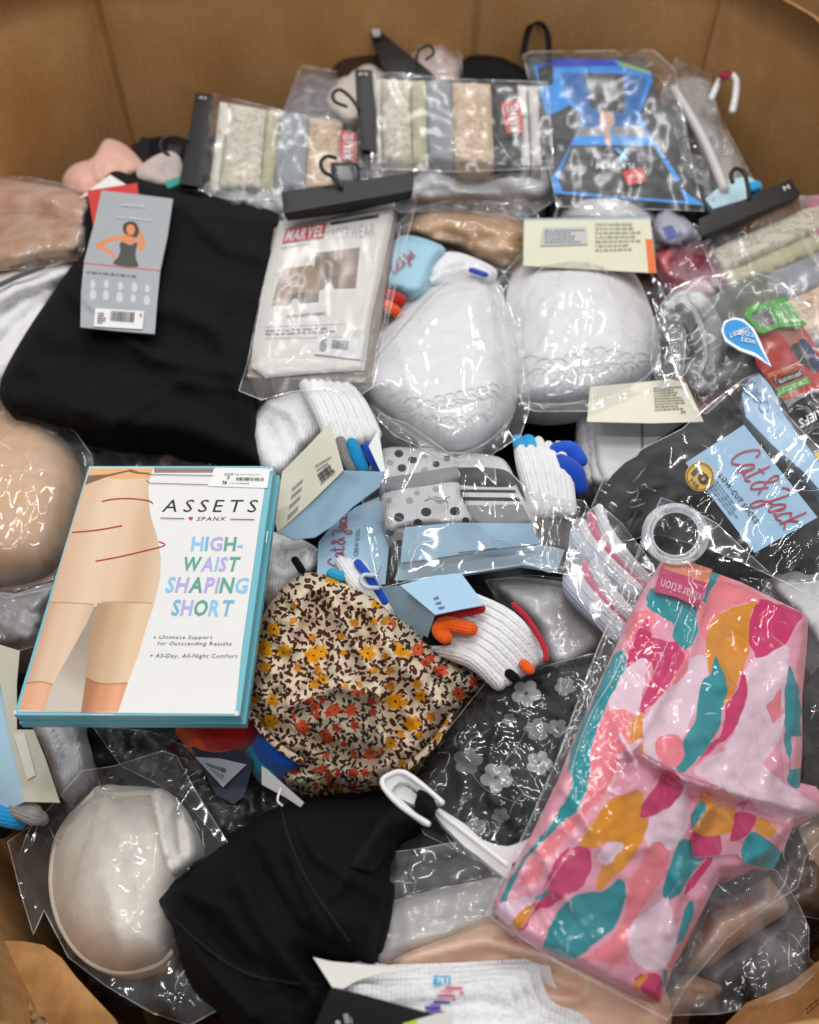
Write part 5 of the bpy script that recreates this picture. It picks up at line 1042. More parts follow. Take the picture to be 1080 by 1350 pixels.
def leg_photo():
    m = bpy.data.materials.new('printed_photo_shorts'); m.use_nodes = True; nt = m.node_tree; N = nt.nodes; Lk = nt.links; bs = N['Principled BSDF']
    tc = N.new('ShaderNodeTexCoord').outputs['UV']; n1 = N.new('ShaderNodeTexNoise'); n1.inputs['Scale'].default_value = 16; n1.inputs['Detail'].default_value = 1; Lk.new(tc, n1.inputs['Vector'])
    r = N.new('ShaderNodeValToRGB'); r.color_ramp.elements[0].position = .3; r.color_ramp.elements[1].position = .7; r.color_ramp.elements[0].color = lin('#c8a47d'); r.color_ramp.elements[1].color = lin('#d8b795'); Lk.new(n1.outputs['Fac'], r.inputs[0]); Lk.new(r.outputs[0], bs.inputs['Base Color']); bs.inputs['Roughness'].default_value = .3; return m
LP = grad(['#c29c7b', '#d6b393', '#e2c6a8', '#dfbf9f', '#d0ad8a', '#dcc0a2'], (60, 760), (214, 760))
SH3 = grad(['#c99f80', '#dab99b', '#dfc0a2', '#cfae8e'], (45, 850), (110, 850)); SHL = grad(['#b08d6b', '#cba882', '#dfc19d', '#dcbd98'], (118, 850), (200, 850))
SKL = grad(['#d99b78', '#e3ac88', '#d08c63'], (25, 920), (66, 920)); SKR = grad(['#a5673f', '#d08a5a', '#e2a078', '#c98358'], (108, 920), (166, 920)); GAP = grad(['#c4b8aa', '#aa9c8d', '#9d8e7d'], (70, 900), (120, 850))
cover = sheet('cover_sheet', g([(337, 160), (577, 160), (578, 180), (803, 180), (806, 160), (1004, 163), (975, 350), (940, 600), (905, 850), (882, 1084), (480, 1080), (68, 1074), (120, 900), (180, 690), (250, 440), (300, 280)]), lambda X, Y: hbox(X, Y), COV, t, s=False, res=5, solid=False, smooth=False, psharp=True,
  patches=[(g([(337, 162), (575, 162), (560, 205), (556, 240), (562, 330), (592, 430), (603, 500), (600, 580), (575, 680), (545, 770), (520, 860), (478, 968), (462, 1020), (443, 1075), (68, 1070), (120, 900), (180, 690), (250, 440), (300, 280)]), LP),
           (g([(337, 162), (575, 162), (563, 200), (450, 205), (330, 195)]), WAL), (g([(320, 225), (330, 190), (400, 186), (470, 172), (490, 166), (520, 176), (562, 180), (556, 186), (515, 184), (480, 176), (400, 196)]), M('#7a5a3f', 'print')),
           (g([(180, 663), (300, 668), (352, 672), (338, 730), (260, 860), (198, 972), (150, 962), (96, 968), (120, 900), (172, 715)]), SH3),
           (g([(352, 682), (364, 680), (350, 740), (332, 850), (320, 960), (303, 1078), (164, 1074), (200, 968), (260, 860), (325, 745)]), GAP),
           (g([(96, 968), (150, 962), (198, 972), (164, 1074), (68, 1070)]), SKL),
           (g([(366, 668), (570, 668), (575, 680), (545, 770), (520, 860), (478, 966), (400, 970), (360, 962), (320, 946), (330, 850), (345, 750)]), SHL),
           (g([(322, 945), (360, 962), (400, 970), (478, 966), (443, 1076), (303, 1078)]), SKR)])
cf = hbox
ribbons([g([(182, 664), (300, 668), (352, 672)]), g([(380, 664), (480, 664), (570, 668)])], cf, M('#b9966f', 'print'), t, .8, .0002)
ribbons([g([(96, 968), (150, 962), (198, 973)]), g([(322, 948), (380, 970), (478, 967)])], cf, M('#9c7850', 'print'), t, 1., .0002)
ribbons([g([(382, 287), (430, 278), (500, 277), (560, 286), (572, 297)]), g([(270, 403), (360, 395), (458, 378)]), g([(358, 511), (450, 494), (560, 468), (610, 455), (616, 446), (595, 438)])], cf, M('#a8241c', 'print'), t, 1.7, .0002)
window = sheet('card_window', g([(577, 163), (803, 164), (780, 222), (560, 216), (548, 205), (565, 190)]), lambda X, Y: hbox(X, Y)-.0003, M('#90716b', 'satin'), t, s=False, res=6, solid=False)
ribbons([g([(548, 208), (562, 218), (780, 224)]), g([(548, 185), (800, 190)])], cf, M('#5f4a46', 'print'), t, .8, curve=False)
txt('ASSETS', g([(616, 280), (968, 281), (962, 328), (606, 326)]), cf, INK, t, .0002, .0, gap=.28, slant=.12)
txt('SPANX', g([(740, 345), (848, 344), (845, 359), (736, 360)]), cf, INK, t, .0002, .005, gap=.18, slant=.12)
ribbons([g([(600, 349), (690, 351)]), g([(862, 353), (953, 355)])], cf, INK, t, .9, curve=False)
def heart(cx, cy, r): return [(cx, cy+r), (cx-r, cy-.2*r), (cx-.6*r, cy-.9*r), (cx, cy-.4*r), (cx+.6*r, cy-.9*r), (cx+r, cy-.2*r)]
decal('printed_heart', heart(251.5, 683.5, 3.2), cf, M('#b8262e', 'print'), t, .0002, res=3)
C5 = [M('#8cc0e4', 'print'), M('#b3a6dd', 'print'), M('#57a18d', 'print'), M('#6fb3cf', 'print')]
txt('HIGH-', g([(722, 418), (915, 420), (908, 474), (714, 473)]), cf, C5, t, .0002, .028, cycle=[0, 3, 1, 2, 0])
txt('WAIST', g([(692, 494), (903, 494), (892, 551), (684, 549)]), cf, C5, t, .0002, .028, cycle=[2, 1, 0, 1, 2], slant=.1)
txt('SHAPING', g([(628, 569), (934, 572), (927, 633), (618, 629)]), cf, C5, t, .0002, .028, cycle=[0, 1, 2, 1, 1, 2, 0], slant=.1)
txt('SHORT', g([(648, 654), (880, 656), (870, 719), (640, 716)]), cf, C5, t, .0002, .028, cycle=[3, 1, 2, 0, 3], slant=.1)
txt('Ultimate Support', g([(598, 789), (797, 790), (794, 807), (595, 806)]), cf, INK, t, .0002, .0, slant=.1, gap=.14)
txt('for Outstanding Results', g([(593, 812), (870, 813), (866, 832), (589, 830)]), cf, INK, t, .0002, .0, slant=.1, gap=.14)
txt('All-Day, All-Night Comfort', g([(584, 857), (892, 859), (888, 879), (580, 877)]), cf, INK, t, .0002, .0, slant=.1, gap=.14)
for x, y in ((580, 797), (568, 865)): decal('printed_heart', heart(x/2.842, 560+y/2.842, 1.5), cf, INK, t, .0002, res=3)
lb = decal('size_label', g([(802, 163), (1013, 166), (1002, 237), (780, 230)]), cf, M('#e9e9e7', 'print'), t, .0005)
txt('SIZE', g([(842, 181), (876, 181), (874, 190), (840, 190)]), cf, INK, lb, .0006, .01); txt('3', g([(850, 192), (862, 192), (860, 204), (848, 204)]), cf, INK, lb, .0006, .01)
txt('high waist shaping short', g([(882, 183), (975, 184), (975, 191), (881, 190)]), cf, INK, lb, .0006)
barcode(g([(886, 196), (990, 198), (988, 210), (884, 208)]), cf, INK, lb, 14, 8, .001); microtext(g([(862, 216), (960, 218), (958, 222), (861, 220)]), cf, INK, lb, 1, 4, .001); rects([(0, 0, .4, .4), (.5, .1, .9, .9), (.1, .6, .4, .9)], g([(834, 210), (852, 210), (850, 224), (832, 224)]), cf, INK, lb, .0006)
for pp in ([(309, 938), (314, 937), (315, 943), (310, 944)], [(18, 938), (21, 936), (22, 941), (18, 942)], [(356, 616), (360, 617), (359, 622), (356, 621)], [(352, 700), (353.4, 700), (351.5, 716), (350.6, 716)], [(120, 941.5), (150, 941.6), (149, 943), (122, 942.8)]):
    decal('worn_edge', pp, cf, M('#d9dcd9', 'card'), t, .0003, res=3)
# ================================================================ below the box
t = thing('toe_socks', 'round red sock toe with orange rim peeking out under the teal box', 'socks', 290, 975, -.01)
hf = hfun([(240, 960, .0), (340, 960, .0), (300, 1000, -.004)], rim=(26, .02), nz=[(.002, 20, 20, 0, 1, 'f')])
sheet('orange_toe', [(234, 958), (300, 940), (350, 950), (340, 980), (312, 998), (285, 1003), (258, 996), (242, 980)], hf, M('#d8501a', 'cloth'), t)
hf = hfun([(250, 955, .01), (340, 955, .01), (300, 992, .006)], rim=(30, .022), nz=[(.004, 30, 20, 0, 3, 'f')])
sheet('red_toe', [(248, 945), (345, 940), (346, 965), (335, 985), (305, 994), (280, 994), (262, 982)], hf, M('#a80f12', 'cloth'), t)
t = thing('toe_socks', 'royal blue sock toe with teal rim beside the floral dress hem', 'socks', 360, 1000, -.01)
hf = hfun(-.004, rim=(20, .02)); sheet('teal_toe', [(320, 982), (345, 960), (390, 985), (380, 1025), (350, 1032), (330, 1015)], hf, M('#1d8aa8', 'cloth'), t)
hf = hfun([(330, 980, .006), (400, 1000, .004), (360, 1030, .0)], rim=(24, .02), folds=[((345, 965), (365, 1000), (390, 1010), 8, .006)])
sheet('blue_toe', [(328, 980), (345, 955), (375, 965), (402, 995), (398, 1015), (376, 1028), (352, 1022), (336, 1006)], hf, M('#1257b5', 'cloth'), t)
t = thing('navy_tag', 'navy folded card with a white care label behind the price card', 'tag', 300, 1025, -.02)
hf = hfun(-.008); sheet('card', [(252, 985), (300, 985), (335, 1002), (322, 1050), (308, 1060), (285, 1048)], hf, M('#1f2b41', 'card'), t, s=False, thick=.004)
hf = hfun(-.004); sheet('care_label', [(257, 998), (290, 1000), (325, 1008), (294, 1038)], hf, M('#a9abb3', 'print'), t, s=False, thick=.001)
microtext([(268, 1003), (315, 1008), (295, 1030), (284, 1022)], hf, M('#55575e', 'print'), t, 5, 5)
t = thing('price_card', 'small white price card standing on edge above the black garment', 'tag', 370, 1035, .0)
hf = hfun([(345, 1010, .02), (402, 1060, .03), (350, 1040, .015)]); sheet('card', [(345, 1010), (352, 1014), (401, 1058), (396, 1064), (378, 1052), (345, 1034)], hf, M('#d3d0cf', 'card'), t, s=False, thick=.001, shrink=0)
tube('string', [(370, 1040, .03), (366, 1055, .032), (372, 1062, .03)], .0007, WHP, t)
t = thing('bagged_garment', 'black garment in a clear bag in the gap between white cup and teal box', 'garment', 210, 1000, -.03)
hf = hfun(-.026, rim=(20, .02), nz=[(.012, 26, 26, 0, 281, 'f')])
sheet('fabric', [(110, 950), (170, 945), (250, 960), (300, 1000), (340, 1030), (400, 1050), (380, 1090), (300, 1110), (240, 1060), (160, 1020), (110, 1010)], hf, M('#15161a', 'satin'), t, thick=.04)
film([(120, 955), (200, 965), (260, 990), (330, 1030), (400, 1040), (440, 1060), (330, 1100), (290, 1110), (240, 1050), (160, 1010)], hf, FILM, t, seed=283, amp=.014)
# ---- floral dress
FL1 = floral('floral_print_cream', '#d5c4ab', '#4a2618', '#d9940f', '#c9821a', 1, 62, .42); FL2 = floral('floral_print_dark', '#bfae95', '#2c2a24', '#c2502e', '#b03f2b', 3, 68, .6)
t = thing('floral_dress', 'crumpled cream floral dress with orange and brown flowers in the middle', 'garment', 460, 900, .0)
hf = hfun([(400, 760, .03), (340, 900, .03), (470, 900, .055), (620, 910, .02), (450, 1035, .02), (560, 850, .03)], rim=(26, .03),
          folds=[((400, 770), (380, 850), (345, 930), 13, .012), ((430, 775), (470, 850), (500, 900), (505, 1010), 12, .016), ((420, 790), (430, 870), (395, 940), 12, -.012), ((490, 800), (520, 870), (585, 930), 12, .012), ((460, 800), (490, 850), (530, 960), 9, -.010), ((370, 960), (430, 985), (500, 1000), 9, -.012), ((385, 930), (440, 905), (500, 915), 9, .010), ((430, 1000), (450, 1035), 6, .01), ((405, 1000), (415, 1035), 5, -.008), ((540, 850), (600, 900), 7, .008), ((560, 835), (620, 890), 6, -.008)],
          nz=[(.010, 46, 26, 1.0, 291, 'f'), (.005, 18, 14, .4, 292, 'r')])
sheet('fabric', [(397, 757), (425, 757), (450, 766), (490, 786), (520, 812), (548, 825), (575, 848), (600, 868), (630, 882), (636, 905), (615, 925), (592, 948), (568, 985), (540, 1015), (515, 1030), (495, 1042), (470, 1044), (445, 1035), (428, 1046), (400, 1046), (378, 1035), (375, 1020), (398, 1003), (370, 990), (350, 968), (332, 940), (328, 905), (336, 860), (346, 815), (368, 780)], hf, FL1, t, res=5, thick=.05, shrink=.1, uvpx=True,
      patches=[([(395, 928), (440, 908), (490, 915), (503, 940), (506, 985), (496, 1010), (478, 1044), (445, 1036), (420, 1046), (385, 1040), (378, 1022), (410, 1000), (440, 985), (400, 970), (385, 950)], FL2), ([(515, 815), (548, 828), (600, 868), (634, 885), (632, 915), (605, 925), (585, 915), (560, 880), (530, 850)], FL2)])
for pp in ([(330, 940, .02), (350, 968, .02), (372, 988, .018), (396, 1003, .016)], [(496, 1010, .03), (520, 1020, .02), (568, 985, .02), (595, 945, .018)]): tube('hem', pp, .004, FL1, t)
# ================================================================ bottom left white bra
t = thing('white_bra', 'off-white moulded bra cup in a clear bag at the lower left corner', 'bra', 160, 1150, .0)
hf = hfun([(90, 1080, .012), (230, 1080, .012), (150, 1270, .02)], rim=(85, .046), nz=[(.002, 50, 50, 0, 3, 'f')], folds=[((130, 1120), (150, 1200), (170, 1270), 14, .002)])
sheet('cup', [(126, 1040), (165, 1036), (208, 1040), (240, 1060), (262, 1110), (258, 1160), (242, 1205), (228, 1256), (200, 1278), (150, 1285), (104, 1262), (74, 1215), (64, 1158), (76, 1095)], hf, M('#efe6da', 'cloth'), t, res=6, thick=.035)
tube('cup_seam', [(128, 1044, .002), (150, 1048, .0022), (180, 1046, .0022), (205, 1046, .002)], .0022, M('#f0e7db', 'cloth'), t, hf=hf)
tube('underwire_band', [(128, 1041, .004), (100, 1075, .004), (78, 1110, .004), (69, 1160, .004), (79, 1213, .004), (108, 1257, .004), (150, 1279, .004), (200, 1273, .004), (224, 1256, .004)], .006, M('#f0e7db', 'cloth'), t, hf=hf, flat=.8)
hf2_ = hfun([(200, 1050, .02), (265, 1100, .006), (240, 1140, .02)], rim=(16, .018), folds=[((205, 1060), (212, 1110), (225, 1150), 5, .008), ((235, 1070), (240, 1120), 5, -.007)], nz=[(.004, 22, 22, 0, 301, 'f')])
sheet('wing', [(200, 1046), (215, 1040), (240, 1060), (262, 1100), (262, 1130), (242, 1150), (225, 1152), (212, 1120), (204, 1080)], hf2_, M('#e2dcd4', 'cloth'), t, res=5, thick=.02)
film([(108, 1016), (150, 1010), (214, 990), (232, 996), (262, 1050), (300, 1110), (282, 1180), (262, 1240), (290, 1330), (250, 1352), (200, 1335), (140, 1300), (90, 1262), (58, 1200), (44, 1232), (28, 1180), (10, 1110), (45, 1085), (70, 1060)], lambda X, Y: np.maximum(hf(X, Y)+.003, hfun([(60, 1060, -.01), (40, 1230, -.02), (230, 1000, .0), (280, 1330, .0)])(X, Y)), FILM, t, seed=311, amp=.007, streak=1.8, ang=.3, clear=.003)
# ================================================================ black floral pack, hanger, translucent pack
t = thing('floral_pack', 'black garment with grey and white flower print in a clear bag', 'garment', 680, 1000, .0)
hfq = hfun([(700, 900, .01), (600, 1000, .0), (700, 1100, .0), (780, 900, .01)], rim=(18, .02), nz=[(.008, 60, 40, .5, 321, 'f')])
FW = M('#9b9d9d', 'satin'); FG = M('#6d6f70', 'satin')
def flower(cx, cy, r, a0=0, m=FW):
    out = []
    for k in range(5):
        a = a0+k*1.2566; x, y = cx+r*.55*math.cos(a), cy+r*.5*math.sin(a)
        out.append(([(x+r*.46*math.cos(b)*(1 if abs(math.cos(b-a)) > .5 else .85), y+r*.4*math.sin(b)) for b in np.linspace(0, 6.283, 10)[:-1]], m))
    out.append(([(cx+r*.14*math.cos(b), cy+r*.14*math.sin(b)) for b in np.linspace(0, 6.283, 8)[:-1]], M('#4b4c4e', 'satin')))
    return out
pt = []
for a in ((694, 914, 20, .2, FW), (709, 962, 17, .9, FG), (655, 1025, 22, .4, FW), (617, 1003, 20, 1.1, FG), (711, 1006, 18, .1, FW), (592, 977, 12, .5, FG), (627, 1090, 15, .8, FG), (735, 960, 14, .3, FG), (660, 1075, 12, .3, FG), (672, 948, 9, .2, FG), (745, 905, 14, .4, FG)): pt += flower(*a)
sheet('fabric', [(575, 1000), (600, 955), (640, 905), (700, 880), (790, 868), (815, 890), (790, 960), (750, 1050), (715, 1110), (690, 1150), (640, 1130), (590, 1100), (540, 1080), (535, 1045)], hfq, M('#15171a', 'cloth'), t, res=5, thick=.04, patches=pt)
ribbons([[(620, 1015), (640, 1040), (690, 1062)], [(660, 1000), (690, 1045), (720, 1055)], [(700, 935), (690, 970), (665, 1005)]], hfq, FG, t, 1.2, .001)
film([(560, 1000), (600, 950), (640, 900), (690, 885), (780, 862), (825, 870), (800, 960), (760, 1045), (720, 1110), (690, 1160), (620, 1130), (560, 1100), (530, 1050)], hfq, FILM3, t, seed=325, amp=.009, clear=.004)
t = thing('bagged_garment', 'translucent white folded garment in clear bag under the white hanger', 'garment', 590, 1200, -.01)
hf = hfun([(520, 1190, .0), (660, 1160, .0), (520, 1250, .004)], rim=(20, .012), nz=[(.003, 50, 50, 0, 331, 'f')])
sheet('dark_lining', [(505, 1090), (600, 1085), (690, 1150), (640, 1180), (510, 1200)], hfun(-.02, rim=(20, .01)), M('#26272a', 'satin'), t)
sheet('fabric', [(500, 1200), (516, 1188), (560, 1176), (620, 1163), (660, 1158), (680, 1185), (660, 1215), (600, 1238), (540, 1255), (495, 1275), (485, 1240)], hf, M('#c3c0be', 'satin'), t, thick=.03)
film([(505, 1125), (560, 1118), (600, 1110), (640, 1122), (690, 1150), (690, 1190), (650, 1225), (560, 1255), (490, 1275), (488, 1200)], lambda X, Y: np.maximum(hf(X, Y), hfun(-.004)(X, Y))+.002, FILM2, t, seed=335, amp=.01)
# ================================================================ peach garment and white socks at the bottom
t = thing('peach_garment', 'smooth peach garment with long folds along the bottom of the heap', 'garment', 680, 1270, .0)
hf = hfun([(520, 1260, .0), (640, 1205, .01), (860, 1300, .01), (650, 1350, .01)], rim=(24, .02), folds=[((530, 1262), (640, 1240), (730, 1262), 9, .009), ((560, 1285), (660, 1262), (760, 1300), 8, -.006), ((700, 1225), (800, 1275), (870, 1320), 9, .008), ((660, 1300), (760, 1320), 9, .005), ((820, 1290), (880, 1340), 9, -.008)], nz=[(.004, 60, 30, -.3, 341, 'f')])
sheet('fabric', [(494, 1276), (515, 1262), (555, 1240), (600, 1225), (645, 1207), (690, 1222), (740, 1245), (800, 1268), (850, 1285), (880, 1310), (885, 1350), (860, 1400), (500, 1400), (480, 1320)], hf, M('#e8c4ac', 'satin'), t, thick=.05)
t = thing('white_socks', 'white crew socks with cyan, pink and purple lettering and black card at the bottom edge', 'socks', 620, 1320, .0)
for k in range(5):
    sh = 13*k; dn = 7*k
    ol = [(455, 1278+dn), (520, 1272+dn), (600, 1269+dn), (700-sh, 1264+dn), (722-sh, 1268+dn), (730-sh, 1292+dn), (744-sh, 1315+dn), (786-sh, 1336+dn), (800-sh, 1400), (440, 1400)]
    hf = hfun([(420, 1270, .018), (760, 1300, .010), (600, 1380, .010)], rim=(9, .008), folds=[((520, 1300+dn), (640, 1292+dn), (720-sh, 1300+dn), 5, -.003), ((560, 1330+dn), (740-sh, 1330+dn), 6, .003)])
    sheet('sock', ol, (lambda f, kk: (lambda X, Y: f(X, Y)+.009*kk))(hf, k), WH, t, res=6, thick=.012, shrink=.01)
    hf.ol = None
hs = lambda X, Y: hfun(.05)(X, Y)
hs = (lambda f: (lambda X, Y: f(X, Y)+.027))(hf)
CY = M('#1f9fcf', 'print'); PK = M('#d9456a', 'print'); PU = M('#5a3fa6', 'print')
g = lambda p: RG(p, 380, 1000, 3.176)
hs0 = hf0 = hfun([(420, 1270, .054), (760, 1300, .046), (600, 1380, .046)], folds=[((520, 1328), (640, 1320), (668, 1328), 5, -.003), ((560, 1358), (688, 1358), 6, .003)])
for cc, rc in ((CY, [(610, 908, 682, 918), (610, 918, 628, 950), (634, 925, 642, 945), (655, 918, 665, 945), (672, 918, 682, 950), (610, 940, 650, 950)]), (PK, [(660, 955, 735, 968), (640, 972, 690, 980), (628, 988, 700, 1000), (722, 975, 736, 988), (688, 1006, 702, 1016)]), (PU, [(612, 1015, 680, 1028), (575, 1036, 640, 1050), (595, 1028, 640, 1036), (580, 1058, 660, 1066), (600, 1050, 650, 1056)])):
    for (x0, y0, x1, y1) in rc: decal('knitted_stripe', g([(x0, y0), (x1, y0+3), (x1-4, y1), (x0-4, y1-2)]), hs0, cc, t, .002)
hf = hfun([(413, 1262, .05), (600, 1345, .06), (430, 1300, .06)]); sheet('white_flap', g([(104, 832), (180, 850), (380, 868), (560, 885), (400, 900), (290, 930), (230, 965), (185, 958)]), hf, M('#dedad3', 'card'), t, s=False, thick=.001, shrink=0)
hf = hfun([(440, 1303, .064), (570, 1340, .066), (420, 1380, .06)]); sheet('black_card', g([(180, 958), (300, 985), (480, 1035), (610, 1070), (640, 1090), (640, 1300), (60, 1300), (110, 1120)]), hf, M('#0e0e10', 'gloss'), t, s=False, thick=.001, shrink=0, res=8)
txt('SIZE', g([(240, 1112), (232, 1072), (248, 1068), (256, 1108)]), hf, WHP, t, .001, .01); txt('6', g([(222, 1112), (218, 1096), (198, 1098), (202, 1116)]), hf, WHP, t, .001, .01); microtext(g([(262, 1112), (256, 1075), (264, 1073), (270, 1110)]), hf, WHP, t, 1, 3)
sheet('white_flap', g([(480, 1110), (600, 1075), (690, 1056), (690, 1300), (480, 1300)]), hfun(.072), M('#cfccc6', 'card'), t, s=False, thick=.001, shrink=0, patches=[(g([(480, 1108), (540, 1095), (545, 1300), (480, 1300)]), M('#a9c21e', 'print'))])
sheet('yellow_edge', g([(745, 900), (800, 885), (860, 880), (850, 888), (770, 908)]), hfun(.022), M('#d9c81e', 'card'), t, s=False, thick=.002)
# ================================================================ black bikini style garment
t = thing('black_bra', 'black triangle cup swim top held by the white hanger, bottom centre', 'garment', 370, 1200, .0)
hfk = hfun([(203, 1185, .03), (400, 1060, .03), (420, 1200, .055), (330, 1340, .04), (510, 1150, .036)], rim=(60, .036), folds=[((300, 1130), (350, 1230), (430, 1330), 12, .011), ((330, 1120), (390, 1220), (470, 1262), 8, -.008), ((380, 1062), (420, 1130), (500, 1180), 9, .008), ((230, 1200), (255, 1260), (330, 1340), 9, .009), ((372, 1085), (395, 1160), (430, 1230), 7, .009), ((250, 1190), (320, 1260), (400, 1310), 12, -.010), ((230, 1170), (300, 1200), (360, 1300), 9, .006), ((510, 1090), (470, 1140), (440, 1180), 9, .007), ((330, 1100), (350, 1150), 9, -.005)], nz=[(.005, 60, 30, .8, 361, 'f')])
sheet('cup', [(200, 1186), (222, 1168), (250, 1142), (300, 1106), (345, 1074), (380, 1058), (420, 1050), (470, 1044), (512, 1042), (545, 1062), (560, 1086), (530, 1105), (518, 1130), (516, 1170), (510, 1215), (500, 1255), (494, 1272), (460, 1268), (420, 1262), (415, 1266), (432, 1302), (422, 1350), (400, 1400), (330, 1400), (290, 1340), (255, 1306), (236, 1265), (228, 1225), (214, 1204)], hfk, BLKC, t, res=6, thick=.06, shrink=.12)
tube('seam', [(370, 1062, .001), (378, 1095, .001), (395, 1140, .001), (420, 1185, .001), (460, 1240, .001)], .0016, M('#1a1b1f', 'cloth'), t, hf=hfk)
tube('seam', [(222, 1200, .001), (260, 1240, .001), (330, 1285, .001), (425, 1300, .001)], .0014, M('#1a1b1f', 'cloth'), t, hf=hfk)
tube('edge_binding', [(517, 1095, .001), (517, 1130, .001), (516, 1170, .001), (510, 1215, .001), (500, 1252, .001)], .0022, M('#131418', 'cloth'), t, hf=(lambda f: (lambda X, Y: f(X, Y)))(hfk))  # seam edging; its lighter black stands in for an edge highlight
sheet('back_strap', [(462, 1142), (500, 1080), (530, 1050), (560, 1060), (548, 1090), (520, 1112), (492, 1150)], lambda X, Y: hfk(X, Y)+.004, M('#111215', 'cloth'), t, s=False, thick=.003)
# ---- white plastic hanger
t = thing('plastic_hanger', 'white plastic hanger end with a slotted clip gripping a black strap', 'hanger', 600, 1100, .03)
HW = M('#e4e3e1', 'plastic'); g = lambda p: RG(p, 320, 740, 2.7)
hh = hfun([(505, 1030, .062), (600, 1080, .05), (680, 1150, .036)])
def solid(name, poly, off=0, th=.004, m=HW): return sheet(name, poly, (lambda f: (lambda X, Y: f(X, Y)+off))(hh), m, t, s=False, res=4, thick=th, shrink=0)
solid('clip_prong', g([(492, 790), (500, 770), (530, 757), (580, 755), (605, 768), (705, 850), (712, 862), (690, 862), (590, 790), (560, 785), (540, 800), (530, 820), (510, 812)]), .003)
solid('clip_prong', g([(492, 790), (510, 808), (530, 818), (600, 880), (650, 925), (658, 936), (640, 930), (560, 870), (505, 812)]), .003)
solid('clip_bridge', g([(530, 800), (560, 785), (600, 812), (640, 850), (625, 870), (600, 862), (560, 845), (530, 820)]), -.001)
tube('clip_rim', [(p[0], p[1], .066) for p in g([(660, 934), (560, 868), (498, 795), (520, 762), (585, 757), (710, 858)])], .0016, HW, t)
solid('arm', g([(682, 895), (700, 878), (735, 900), (790, 935), (850, 990), (900, 1010), (945, 1015), (1000, 1000), (1060, 960), (1075, 990), (1040, 1040), (960, 1075), (950, 1140), (900, 1100), (840, 1050), (790, 1015), (740, 965), (710, 935)]), .0, .005)
tube('arm_ridge', [(p[0], p[1], .056) for p in g([(700, 895), (760, 940), (850, 1010), (940, 1080)])], .0016, HW, t)
t = thing('strap_loop', 'short black strap wrapped through the slots of the white hanger clip', 'strap', 560, 1062, .03)
hh2 = hfun([(530, 1045, .07), (580, 1075, .062), (560, 1090, .055)], folds=[((548, 1048), (575, 1078), 8, .004)])
sheet('strap', g([(628, 812), (668, 832), (690, 868), (680, 905), (662, 935), (640, 905), (612, 870), (618, 840)]), hh2, M('#131418', 'cloth'), t, thick=.008, res=5)
# ================================================================ nude bra pack bottom right
t = thing('nude_bra', 'nude bra with grey lining in a clear bag at the lower right corner', 'bra', 970, 1240, -.01)
g = lambda p: RG(p, 860, 1050, 4.5)
hf = hfun([(900, 1280, .0), (1000, 1160, .0), (1000, 1240, .006)], rim=(40, .03), nz=[(.004, 30, 30, 0, 371, 'f')])
sheet('dark_lining', g([(300, 1080), (420, 940), (600, 820), (830, 660), (900, 760), (910, 900), (850, 1010), (600, 1080), (420, 1140)]), hfun(-.012, rim=(20, .02), nz=[(.006, 30, 30, 0, 4, 'f')]), M('#5d5c62', 'satin'), t, thick=.03)
sheet('cup', g([(190, 1000), (220, 860), (290, 700), (380, 620), (500, 590), (620, 520), (700, 480), (810, 640), (760, 720), (640, 790), (540, 860), (420, 950), (330, 1010), (230, 1030)]), hf, M('#ddb69c', 'satin'), t, thick=.04, patches=[(g([(560, 560), (700, 480), (812, 640), (730, 740), (640, 700)]), M('#d6c3b8', 'satin'))])
sheet('bottom_lace', g([(0, 1270), (60, 1200), (180, 1060), (300, 1080), (420, 1140), (300, 1230), (150, 1290)]), hfun(-.004, rim=(20, .015), nz=[(.008, 16, 16, 0, 5, 'f')]), M('#a88a76', 'satin'), t)
film(g([(-40, 1300), (0, 1100), (220, 760), (300, 560), (560, 400), (740, 440), (870, 640), (930, 780), (930, 960), (1000, 1020), (850, 1160), (640, 1240), (400, 1290), (100, 1300)]), lambda X, Y: np.maximum(hf(X, Y), hfun(-.01)(X, Y)), FILM2, t, seed=375, amp=.009)
t = thing('beige_garment', 'brown and beige satin garment at the right edge under the printed leggings', 'garment', 1060, 1140, -.02)
hf = hfun(-.016, rim=(20, .02), nz=[(.012, 30, 24, .8, 381, 'f')])
sheet('fabric', [(1015, 1160), (1040, 1110), (1060, 1085), (1100, 1080), (1100, 1210), (1070, 1205), (1040, 1195)], hf, M('#5b4a40', 'satin'), t, thick=.04, patches=[([(1055, 1085), (1100, 1075), (1100, 1155), (1078, 1140), (1062, 1115)], M('#a8957c', 'satin'))])
film([(1010, 1165), (1050, 1090), (1100, 1060), (1100, 1215), (1040, 1205)], hf, FILM, t, seed=383, amp=.01)
# ================================================================ leggings with abstract print
t = thing('leggings_pack', 'pink leggings with teal, magenta and mustard abstract blobs in a clear bag', 'leggings', 870, 1030, .0)
g = lambda p: RG(p, 640, 700, 2.077)
hfg = hfun([(876, 734, .05), (1054, 803, .045), (652, 1201, .055), (871, 1321, .04), (1080, 1066, .035), (850, 1000, .066)], rim=(12, .012), folds=[((742, 800), (700, 1050), (680, 1200), 9, -.0), (g([(400, 600)])[0], g([(540, 680)])[0], g([(860, 760)])[0], 6, .010), (g([(420, 620)])[0], g([(540, 705)])[0], g([(820, 790)])[0], 7, -.007), (g([(640, 700)])[0], g([(560, 850)])[0], g([(500, 1100)])[0], 7, .005), (g([(620, 100)])[0], g([(560, 330)])[0], g([(420, 560)])[0], 7, .004), (g([(560, 720)])[0], g([(560, 900)])[0], 7, -.006)], nz=[(.005, 80, 60, .5, 391, 'f'), (.003, 34, 90, -.55, 393, 'r'), (.002, 16, 22, .9, 395, 'f')])
